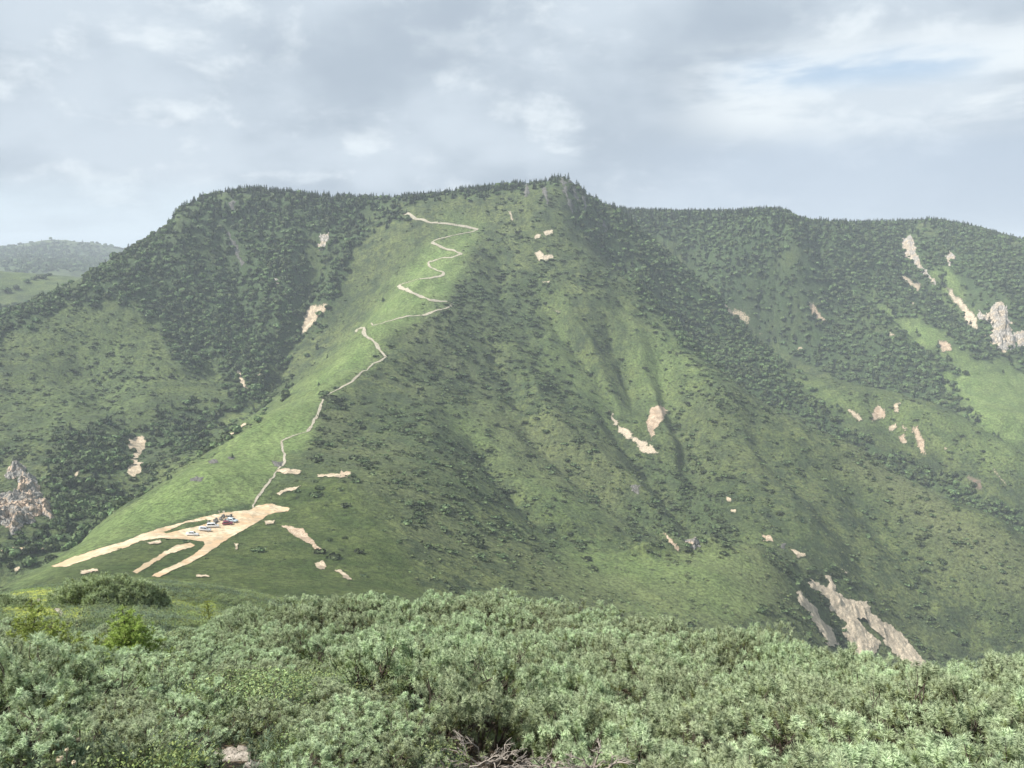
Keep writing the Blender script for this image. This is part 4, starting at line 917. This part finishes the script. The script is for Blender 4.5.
# larch saplings
def larch(px, py, h, wid, label, leaders=1, dens=1., rmin=3, ln=.035):
    x0, y0, z0 = at_px(px, py, rmin); o = bpy.data.objects.new('larch_sapling', None); o.location = (x0, y0, z0); link(o, label=label, category='sapling')
    tr, br, P, A = [], [], [], []
    for q in range(leaders):
        hh = h * (1 if q == 0 else random.uniform(.5, .85)); bx = 0 if q == 0 else random.uniform(-wid, wid) * .7; by = 0 if q == 0 else random.uniform(-.3, .3)
        tip = np.array([bx + random.uniform(-.08, .08), by, hh]); tk = wiggle((bx * .4, by * .4, -.08), tip, 8, .03); tr.append((tk, .014 * h, .004))
        nb = int(24 * dens * hh)
        for k in range(nb):
            f = .08 + .9 * k / nb; b = tk[0] + (tip - tk[0]) * f; a = k * 2.4 + random.random(); L_ = wid * (1 - f) ** .7 * random.uniform(.5, 1.1) + .05
            e = b + np.array([math.cos(a) * L_, math.sin(a) * L_, L_ * random.uniform(.1, .5)]); s = wiggle(b, e, 6, .05, -.15); br.append((s, .006, .0018))
            m = max(4, int(L_ / .022)); t = RNG.random(m); ii = np.clip((t * 5).astype(int), 0, 4); pp = s[ii] + (s[ii + 1] - s[ii]) * (t * 5 - ii)[:, None]
            P.append(pp + RNG.normal(size=(m, 3)) * .015); ax = (e - b) / np.linalg.norm(e - b) * .6 + rvec(m) * .6 + [0, 0, .4]; A.append(ax / np.linalg.norm(ax, axis=1)[:, None])
    V, at = needles(np.concatenate(P), np.concatenate(A), 13, ln * 1.15, .010, (35, 85), .01)
    link(bpy.data.objects.new('foliage', tri_mesh('larch_foliage', V, at, M_LARCH)), o); link(bpy.data.objects.new('trunk', tubes('larch_trunk', tr, M_TWIG, 6)), o); link(bpy.data.objects.new('branches', tubes('larch_branches', br, M_TWIG, 4)), o)
larch(40, 668, 1.15, .75, 'yellow-green larch sapling with a thin dark upright leader near the left edge', 3, 1.5, 8, .045)
larch(128, 672, 1.05, .6, 'bright yellow-green bushy larch sapling with a thin pointed tip', 5, 1.7, 8, .045)
larch(98, 668, .55, .6, 'low yellow-green larch sprout between the two larger larches', 4, 1.4, 8, .045)
larch(210, 622, 1.0, .4, 'faint young larch standing behind the left end of the thicket', 1, 1., 15, .06)
larch(168, 672, .35, .35, 'tiny yellow-green larch sprout right of the bushy one', 2, 1.2, 8, .04)

# dead limbs under the thicket, bottom centre
def dead(px, py, spread, label, n=7, r=4.9, lift=.0):
    a_, s_ = pix(px, py); x0, y0, z0 = r * math.sin(a_), r * math.cos(a_), float(s_) * r; segs = []
    def grow(p, d, L_, r, lv):
        e = p + d * L_; w_ = wiggle(p, e, 6, .09, .1); segs.append((w_, r, r * .45))
        if lv == 0: return
        for k in range(random.choice((2, 3, 4))):
            t = random.uniform(.25, 1); q = w_[min(5, int(t * 5))]; dd = d + rvec(1)[0] * .75; dd[2] = abs(dd[2]) * .5 + .05; dd /= np.linalg.norm(dd); grow(q, dd, L_ * random.uniform(.35, .62), r * .58, lv - 1)
    for k in range(n):
        a = math.pi * (k + random.random() * .7) / n; d = np.array([math.cos(a), -.15 - .2 * random.random(), .12 + 1.0 * math.sin(a) * random.uniform(.5, 1)]); d /= np.linalg.norm(d)
        grow(np.array([0, 0, lift]), d, spread * random.uniform(.55, 1), .009, 3)
    segs.append((wiggle((.05, .3, -.3), (0, 0, lift + .02), 5, .05), .03, .018))
    o = ob('dead_branches', tubes('dead_branches', segs, M_DEAD, 5), None, label=label, category='dead branch'); o.location = (x0, y0, z0)
dead(490, 775, .40, 'tangle of bleached dead pine branches spreading in the dark gap at the bottom centre', 9, r=5.1)
dead(548, 775, .30, 'grey dead twigs in the thicket right of the large dead tangle', 5, r=5.3)
dead(592, 775, .28, 'short bleached dead branches at the bottom edge right of centre', 5, r=4.6)
dead(455, 778, .30, 'bare grey twigs reaching left from the gap at the bottom centre', 4, r=4.8)

# stone in the gap, bottom left of centre
def stone(px, py, sx, sy, sz, label, sub=4):
    x0, y0, z0 = at_px(px, py); bm = bmesh.new(); bmesh.ops.create_icosphere(bm, subdivisions=sub, radius=1)
    for v in bm.verts:
        c = v.co; f = 1 + .22 * float(fbm(np.array([c.x * 2 + px]), np.array([c.y * 2 + c.z]), 1.2, 4)[0]); v.co = Vector((c.x * sx * f, c.y * sy * f, max(min(c.z, .62), -1) * sz * f + .02 * float(fbm(np.array([c.x * 3]), np.array([c.y * 3]), .5, 3)[0])))
    for f in bm.faces: f.smooth = True
    me = bpy.data.meshes.new('stone'); bm.to_mesh(me); bm.free(); o = ob('stone', me, M_STONE, label=label, category='stone'); o.location = (x0, y0, z0)
stone(231, 760, .17, .13, .04, 'flat pale stone in the bare soil at the bottom edge')
stone(252, 767, .06, .05, .04, 'small pale stone right of the flat stone', 3)
stone(212, 757, .05, .05, .03, 'small brown stone left of the flat stone', 3)

def flower(px, py, heads, label, name='withered_flower'):
    x0, y0, z0 = at_px(px, py); o = bpy.data.objects.new(name, None); o.location = (x0, y0, z0); link(o, label=label, category='plant'); segs = []
    for (hx, hz, r) in heads:
        tip = np.array([hx, random.uniform(-.04, .04), hz]); segs.append((wiggle((hx * .3, 0, -.05), tip, 6, .04), .004, .002)); n = 46; d = rvec(n); c = tip + d * r * (.5 + .5 * RNG.random((n, 1))); u = np.cross(d, rvec(n)); u /= np.linalg.norm(u, axis=1)[:, None]; v = np.cross(d, u)
        link(bpy.data.objects.new('flower_head', quads_cloud(c, u * r * .38, v * r * .22, name='flower_head', mat=M_CREAM)), o)
    link(bpy.data.objects.new('stem', tubes('flower_stem', segs, M_LARCH if False else M_TWIG, 4)), o)
flower(64, 768, [(.05, .25, .016), (.0, .20, .02), (-.03, .17, .014), (.03, .14, .022), (.10, .18, .013), (.06, .19, .012), (-.02, .12, .012)], 'withered plant with cream seed heads at the bottom left')
flower(122, 733, [(.03, .16, .012), (.07, .12, .012), (-.02, .11, .01), (.05, .06, .012)], 'thin straw-coloured sprig over the small bare soil patch', 'dry_sprig')
flower(72, 792, [(-.03, .2, .018), (.03, .17, .012), (.0, .24, .01)], 'short dry plant cut by the bottom edge under the cream seed heads')
# ------------------------------------------------------------------ cars, signpost and boulders on the car park
M_GLASS = plain('dark_car_glass', (.02, .025, .03), .08, spec=.8)
M_TYRE = plain('tyre_rubber', (.02, .02, .02), .9)
M_RIM = plain('alloy_rim', (.5, .5, .5), .35, .8)
M_LAMP = plain('lamp_lens', (.75, .75, .72), .15)
M_TAIL = plain('red_tail_lens', (.35, .02, .02), .2)
M_BLACK = plain('black_trim', (.025, .025, .025), .6)
M_PLATE = plain('plate_white', (.7, .7, .68), .5)
def car_mesh(prof, wid, mat):
    """side profile (x, z) lofted across the width with tumblehome and rounded sides"""
    bm = bmesh.new(); ys = [(-1, .80), (-.93, .95), (-.75, 1.), (0, 1.01), (.75, 1.), (.93, .95), (1, .80)]; rows = []
    for f, s in ys:
        row = []
        for x, z in prof:
            tum = 1 - .17 * smooth(np.float64(z), .85, 1.5); row.append(bm.verts.new((x * (.97 + .03 * s), f * wid / 2 * float(tum), .25 + (z - .25) * (s if z > .25 else 1) if s < .97 else z)))
        rows.append(row)
    n = len(prof)
    for a, b in zip(rows[:-1], rows[1:]):
        for k in range(n): bm.faces.new((a[k], a[(k + 1) % n], b[(k + 1) % n], b[k]))
    bm.faces.new(rows[0][::-1]); bm.faces.new(rows[-1]); bmesh.ops.recalc_face_normals(bm, faces=bm.faces)
    for f in bm.faces: f.smooth = True
    me = bpy.data.meshes.new('car_body'); bm.to_mesh(me); bm.free(); me.materials.append(mat); return me
def prism(name, pts, mat):
    """quad strip list -> thin solid panels; pts = list of 4-corner panels"""
    V, F = [], []
    for q in pts:
        q = [Vector(v) for v in q]; nrm = (q[1] - q[0]).cross(q[3] - q[0]).normalized() * .012; b = len(V); V += [v + nrm for v in q] + [v - nrm for v in q]
        F += [(b, b+1, b+2, b+3), (b+7, b+6, b+5, b+4)] + [(b+i, b+4+i, b+4+(i+1) % 4, b+(i+1) % 4) for i in range(4)]
    me = mesh_from(name, V, np.array(F)); me.polygons.foreach_set('use_smooth', np.zeros(len(F), bool)); me.materials.append(mat); return me
def disc(name, r, w, mat, n=20, inner=0.):
    bm = bmesh.new(); bmesh.ops.create_cone(bm, cap_ends=True, segments=n, radius1=r, radius2=r, depth=w); bmesh.ops.rotate(bm, verts=bm.verts, matrix=Matrix.Rotation(math.pi / 2, 3, 'X')); bmesh.ops.bevel(bm, geom=[e for e in bm.edges if e.is_boundary or len(e.link_faces) == 2 and e.calc_face_angle() > 1], offset=w * .15, segments=2, affect='EDGES')
    me = bpy.data.meshes.new(name); bm.to_mesh(me); bm.free(); me.materials.append(mat); return me
TY, RI = disc('tyre', .31, .2, M_TYRE), disc('rim', .19, .22, M_RIM)
STY = dict(
 sedan=dict(L=4.3, W=1.68, P=[(-2.1,.3),(-2.15,.62),(-2.02,.86),(-1.45,.94),(-.95,1.38),(-.3,1.46),(.35,1.42),(1.0,.96),(1.85,.82),(2.12,.62),(2.1,.3)], S=[(-1.32,.97),(-.88,1.33),(.3,1.36),(.86,.98)], F=((1.0,.965),(.36,1.41)), B=((-1.44,.945),(-.96,1.375))),
 van=dict(L=4.5, W=1.72, P=[(-2.2,.3),(-2.26,.7),(-2.2,1.1),(-2.02,1.72),(-1.6,1.80),(.7,1.78),(1.35,1.15),(2.0,.96),(2.22,.7),(2.2,.3)], S=[(-2.0,1.12),(-1.88,1.62),(.62,1.64),(1.12,1.14)], F=((1.34,1.16),(.72,1.765)), B=((-2.195,1.12),(-2.04,1.68))),
 wagon=dict(L=4.4, W=1.72, P=[(-2.15,.32),(-2.2,.7),(-2.14,1.02),(-1.9,1.5),(-1.4,1.58),(.4,1.55),(1.1,1.03),(1.92,.9),(2.15,.68),(2.13,.32)], S=[(-1.86,1.06),(-1.7,1.44),(.32,1.45),(.95,1.04)], F=((1.09,1.04),(.41,1.54)), B=((-2.13,1.04),(-1.92,1.47))))
STY['hatch'] = dict(L=3.9, W=1.66, P=[(-1.85,.32),(-1.92,.7),(-1.84,1.0),(-1.55,1.42),(-1.2,1.52),(.3,1.5),(.98,1.0),(1.7,.86),(1.9,.64),(1.88,.32)], S=[(-1.55,1.03),(-1.42,1.38),(.24,1.4),(.84,1.02)], F=((.97,1.01),(.31,1.49)), B=((-1.83,1.02),(-1.57,1.39)))
def car(px, py, ang, style, paint, label, roof=None):
    s = STY[style]; x, y, z = at_px(px, py, 150); o = bpy.data.objects.new('parked_car', None); o.location = (x, y, z + .16); link(o, label=label, category='car', group='cars on the dirt car park')
    e = 1.5; ca, sa = math.cos(ang), math.sin(ang); g = lambda dx, dy: stand(x + dx, y + dy)
    px_ = math.atan2(g(ca * e, sa * e) - g(-ca * e, -sa * e), 2 * e); rl = math.atan2(g(-sa * e, ca * e) - g(sa * e, -ca * e), 2 * e); o.rotation_euler = Euler((rl, -px_, ang), 'XYZ')
    W_ = s['W']; link(bpy.data.objects.new('body', car_mesh(s['P'], W_, paint)), o)
    tw = lambda z: W_ / 2 * (1 - .17 * float(smooth(np.float64(z), .85, 1.5)))
    S_ = s['S']; sides = []
    for sg in (-1, 1):
        (x0, z0), (x1, z1), (x2, z2), (x3, z3) = S_
        for a, b in ((0, .46), (.50, .96)):
            lo = lambda t: (x0 + (x3 - x0) * t, z0 + (z3 - z0) * t); hi = lambda t: (x1 + (x2 - x1) * t, z1 + (z2 - z1) * t)
            sides.append([(lo(a)[0], sg * (tw(lo(a)[1]) + .006), lo(a)[1]), (lo(b)[0], sg * (tw(lo(b)[1]) + .006), lo(b)[1]), (hi(b)[0], sg * (tw(hi(b)[1]) * .99 + .006), hi(b)[1]), (hi(a)[0], sg * (tw(hi(a)[1]) * .99 + .006), hi(a)[1])])
    for q in sides: link(bpy.data.objects.new('side_window', prism('side_window', [q], M_GLASS)), o)
    for nm, ((xa, za), (xb, zb)) in (('windscreen', s['F']), ('rear_window', s['B'])):
        q = [(xa, -tw(za) * .88, za + .01), (xa, tw(za) * .88, za + .01), (xb, tw(zb) * .86, zb + .01), (xb, -tw(zb) * .86, zb + .01)]; link(bpy.data.objects.new(nm, prism(nm, [q], M_GLASS)), o)
    L2 = s['L'] / 2
    for wx in (-L2 * .62, L2 * .62):
        for sg in (-1, 1):
            t_ = link(bpy.data.objects.new('wheel', TY), o); t_.location = (wx, sg * (W_ / 2 - .10), .16); r_ = link(bpy.data.objects.new('rim', RI), t_)
    zf = .66
    for sg in (-1, 1):
        link(bpy.data.objects.new('headlight', prism('headlight', [[(L2 - .07, sg * .48, zf), (L2 - .07, sg * .74, zf), (L2 - .16, sg * .74, zf + .14), (L2 - .16, sg * .48, zf + .14)]], M_LAMP)), o)
        link(bpy.data.objects.new('tail_light', prism('tail_light', [[(-L2 - .03, sg * .55, zf), (-L2 - .03, sg * .76, zf), (-L2 + .02, sg * .76, zf + .22), (-L2 + .02, sg * .55, zf + .22)]], M_TAIL)), o)
        link(bpy.data.objects.new('mirror', prism('mirror', [[(S_[3][0] - .12, sg * (W_ / 2 + .03), S_[3][1] + .02), (S_[3][0] - .12, sg * (W_ / 2 + .16), S_[3][1] + .02), (S_[3][0] - .12, sg * (W_ / 2 + .16), S_[3][1] + .14), (S_[3][0] - .12, sg * (W_ / 2 + .03), S_[3][1] + .14)]], paint)), o)
    if roof: link(bpy.data.objects.new('roof_rack', prism('roof_rack', roof, M_BLACK)), o)
P_ = lambda n, c: plain(n, c, .25, .1, .6)
W1, W2, SV, RD, BL = P_('white_paint', (.75, .76, .77)), P_('pearl_white_paint', (.68, .70, .74)), P_('silver_paint', (.5, .52, .56)), P_('maroon_paint', (.20, .035, .06)), P_('pale_blue_paint', (.46, .55, .60))
car(192.3, 535.8, math.radians(8), 'sedan', W1, 'white saloon at the left end of the row of parked cars')
car(204.8, 531.3, math.radians(12), 'wagon', W2, 'pearl white estate car second from the left in the row')
car(213.0, 527.8, math.radians(14), 'van', W1, 'tall white van in the middle of the row')
car(227.8, 524.8, math.radians(10), 'hatch', RD, 'maroon hatchback at the right end of the row')
car(232.5, 522.2, math.radians(-20), 'wagon', BL, 'pale blue estate car tucked behind the maroon hatchback')
# boulder heap behind the cars
x0, y0, z0 = at_px(219, 520, 150)
for k in range(16):
    bm = bmesh.new(); bmesh.ops.create_icosphere(bm, subdivisions=3, radius=1); a, b, c = random.uniform(.5, 1.1), random.uniform(.4, .9), random.uniform(.35, .7)
    for v in bm.verts:
        f = 1 + .3 * float(fbm(np.array([v.co.x * 1.7 + k * 3]), np.array([v.co.y * 1.7 + v.co.z]), 1., 3)[0]); v.co = Vector((v.co.x * a * f, v.co.y * b * f, v.co.z * c * f))
    me = bpy.data.meshes.new('boulder'); bm.to_mesh(me); bm.free(); o = ob('boulder', me, M_GREY, label='grey boulder in the low heap behind the parked cars', category='boulder', group='boulders heaped behind the parked cars')
    xx = x0 + random.uniform(-2.8, 2.8); yy = y0 + random.uniform(-3.5, 3.5) + (xx - x0) * .8; o.location = (xx, yy, stand(xx, yy) + .25); o.rotation_euler = (random.random(), random.random(), random.random() * 6)
def sign(px, py, h, w, hh, label, mat, name='signpost'):
    x, y, z = at_px(px, py, 150); o = bpy.data.objects.new(name, None); o.location = (x, y, z); link(o, label=label, category='sign')
    link(bpy.data.objects.new('post', tubes('post', [([(0, 0, -.2), (0, 0, h * .5), (0, 0, h)], .09, .09)], mat, 8)), o)
    if w:
        bm = bmesh.new(); bmesh.ops.create_cube(bm, size=1, matrix=Matrix.Translation((0, -.12, h - hh / 2)) @ Matrix.Diagonal((w, .06, hh, 1))); me = bpy.data.meshes.new('board'); bm.to_mesh(me); bm.free(); me.materials.append(mat); link(bpy.data.objects.new('board', me), o)
sign(219.5, 515.5, 2.0, .5, .5, 'pale signpost standing behind the boulder heap', plain('weathered_pale_wood', (.5, .47, .38), .8, n=.3))
sign(224, 514.6, 1.6, .9, .6, 'low pale notice board right of the signpost', plain('board_paint', (.6, .58, .5), .7))
# ------------------------------------------------------------------ camera, light, sky, air
cd = bpy.data.cameras.new('camera'); cam = bpy.data.objects.new('camera', cd); COL.objects.link(cam)
cd.sensor_width = 36; cd.lens = FPX / 1024 * 36; cd.clip_start = .05; cd.clip_end = 40000
cam.rotation_euler = (math.radians(90) - PITCH, 0, 0); scene.camera = cam
SUN_AZ, SUN_EL = math.radians(-100), math.radians(50)      # from the left, azimuth clockwise from +Y
sd = Vector((math.sin(SUN_AZ) * math.cos(SUN_EL), math.cos(SUN_AZ) * math.cos(SUN_EL), math.sin(SUN_EL)))
L = bpy.data.lights.new('sun', 'SUN'); L.energy = 4.4; L.angle = math.radians(4); L.color = (1, .95, .87)
so = bpy.data.objects.new('sun', L); COL.objects.link(so); so.rotation_euler = sd.to_track_quat('Z', 'Y').to_euler()

w = bpy.data.worlds.new('World'); scene.world = w; w.use_nodes = True; t = w.node_tree
for n in list(t.nodes): t.nodes.remove(n)
class Wn(N):
    def __init__(s, t): s.t = t
k = Wn(t)
sky = k.n('ShaderNodeTexSky', sky_type='NISHITA'); sky.sun_disc = False; sky.sun_elevation = SUN_EL; sky.sun_rotation = SUN_AZ
dirv = k.n('ShaderNodeTexCoord').outputs['Generated']
sp = k.n('ShaderNodeSeparateXYZ'); k.set(sp.inputs[0], dirv)
az = k.mul(sp.outputs[0], sp.outputs[1], 'ARCTAN2'); el = k.mul(sp.outputs[2], 0, 'ADD')
# cloud deck seen in perspective
den = k.mul(k.mul(sp.outputs[2], 0., 'MAXIMUM'), .42, 'ADD')
cx = k.mul(sp.outputs[0], den, 'DIVIDE'); cy = k.mul(sp.outputs[1], den, 'DIVIDE')
cv_ = k.n('ShaderNodeCombineXYZ'); k.set(cv_.inputs[0], cx); k.set(cv_.inputs[1], cy)
big = k.noise(2.1, 5, .5, cv_.outputs[0]); med = k.noise(4.6, 8, .62, cv_.outputs[0], .15)
ang = k.n('ShaderNodeCombineXYZ'); k.set(ang.inputs[0], az); k.set(ang.inputs[1], k.mul(el, 4.0)); wisp = k.noise(5.5, 6, .6, ang.outputs[0], .2)
deck = k.mix(k.ramp(big, .38, .62), (.375, .44, .515), (.53, .60, .67))
deck = k.mix(k.mul(k.mul(k.ramp(med, .50, .68), .85), k.ramp(big, .36, .56)), deck, (.70, .76, .80))
# lower right: thin blue-grey veil
def lobe(a0, a1, w, e0, e1, ew):
    A = k.mul(k.ramp(az, a0 - w, a0 + w), k.ramp(az, a1 - w, a1 + w, 1, 0)); E = k.mul(k.ramp(el, e0 - ew, e0 + ew), k.ramp(el, e1 - ew, e1 + ew, 1, 0))
    return k.mul(A, E)
d2 = lambda d: math.sin(math.radians(d))
R_ = math.radians
jw = k.mul(k.mul(wisp, .5, 'SUBTRACT'), 1.0)
veil = k.mul(lobe(R_(10), R_(75), R_(9), d2(-8), d2(7.5), d2(1.8)), .75)
deck = k.mix(veil, deck, (.45, .53, .63))
low_l = k.mul(lobe(R_(-75), R_(-17), R_(4), d2(-8), d2(3.6), d2(1.6)), k.ramp(wisp, .3, .6, .45, .95))
deck = k.mix(low_l, deck, (.62, .72, .79))
str_ = k.mul(lobe(R_(13), R_(60), R_(5), d2(7.6), d2(13.0), d2(1.4)), k.ramp(wisp, .38, .58, .15, 1.0))
deck = k.mix(str_, deck, (.70, .755, .79))
gap = k.mul(lobe(R_(15.5), R_(29.5), R_(3), d2(10.4), d2(12.2), d2(.8)), k.ramp(wisp, .46, .66, 1.0, .05))
bgc = k.n('ShaderNodeBackground'); k.set(bgc.inputs[0], deck); bgc.inputs[1].default_value = .66
skb = k.n('ShaderNodeBackground'); k.set(skb.inputs[0], sky); skb.inputs[1].default_value = .085
ms = k.n('ShaderNodeMixShader'); k.set(ms.inputs[0], k.mul(gap, .6)); k.set(ms.inputs[1], bgc); k.set(ms.inputs[2], skb)
o = k.n('ShaderNodeOutputWorld'); k.set(o.inputs[0], ms)

hz = bpy.data.materials.new('haze_air'); hz.use_nodes = True; ht = hz.node_tree
for n in list(ht.nodes): ht.nodes.remove(n)
pv = ht.nodes.new('ShaderNodeVolumePrincipled'); pv.inputs['Color'].default_value = (.80, .90, 1, 1); pv.inputs['Density'].default_value = .00021
pv.inputs['Anisotropy'].default_value = .0
oo = ht.nodes.new('ShaderNodeOutputMaterial'); ht.links.new(pv.outputs[0], oo.inputs['Volume'])
bm = bmesh.new(); bmesh.ops.create_cube(bm, size=1); hm = bpy.data.meshes.new('haze'); bm.to_mesh(hm); bm.free()
zlo = float(Z.min()) - 2; zhi = float(Z.max()) + 25
h_ = ob('haze', hm, hz, kind='stuff'); h_.scale = (11600, 7000, zhi - zlo); h_.location = (0, 2300, (zhi + zlo) / 2)

scene.view_settings.view_transform = 'Standard'; scene.view_settings.look = 'None'; scene.view_settings.exposure = 0.92; scene.view_settings.gamma = 1
scene.render.engine = 'CYCLES'; cy_ = scene.cycles
cy_.max_bounces = 6; cy_.diffuse_bounces = 3; cy_.glossy_bounces = 2; cy_.transmission_bounces = 2; cy_.volume_bounces = 0; cy_.transparent_max_bounces = 4
cy_.use_denoising = True; cy_.use_adaptive_sampling = True; cy_.adaptive_threshold = .02
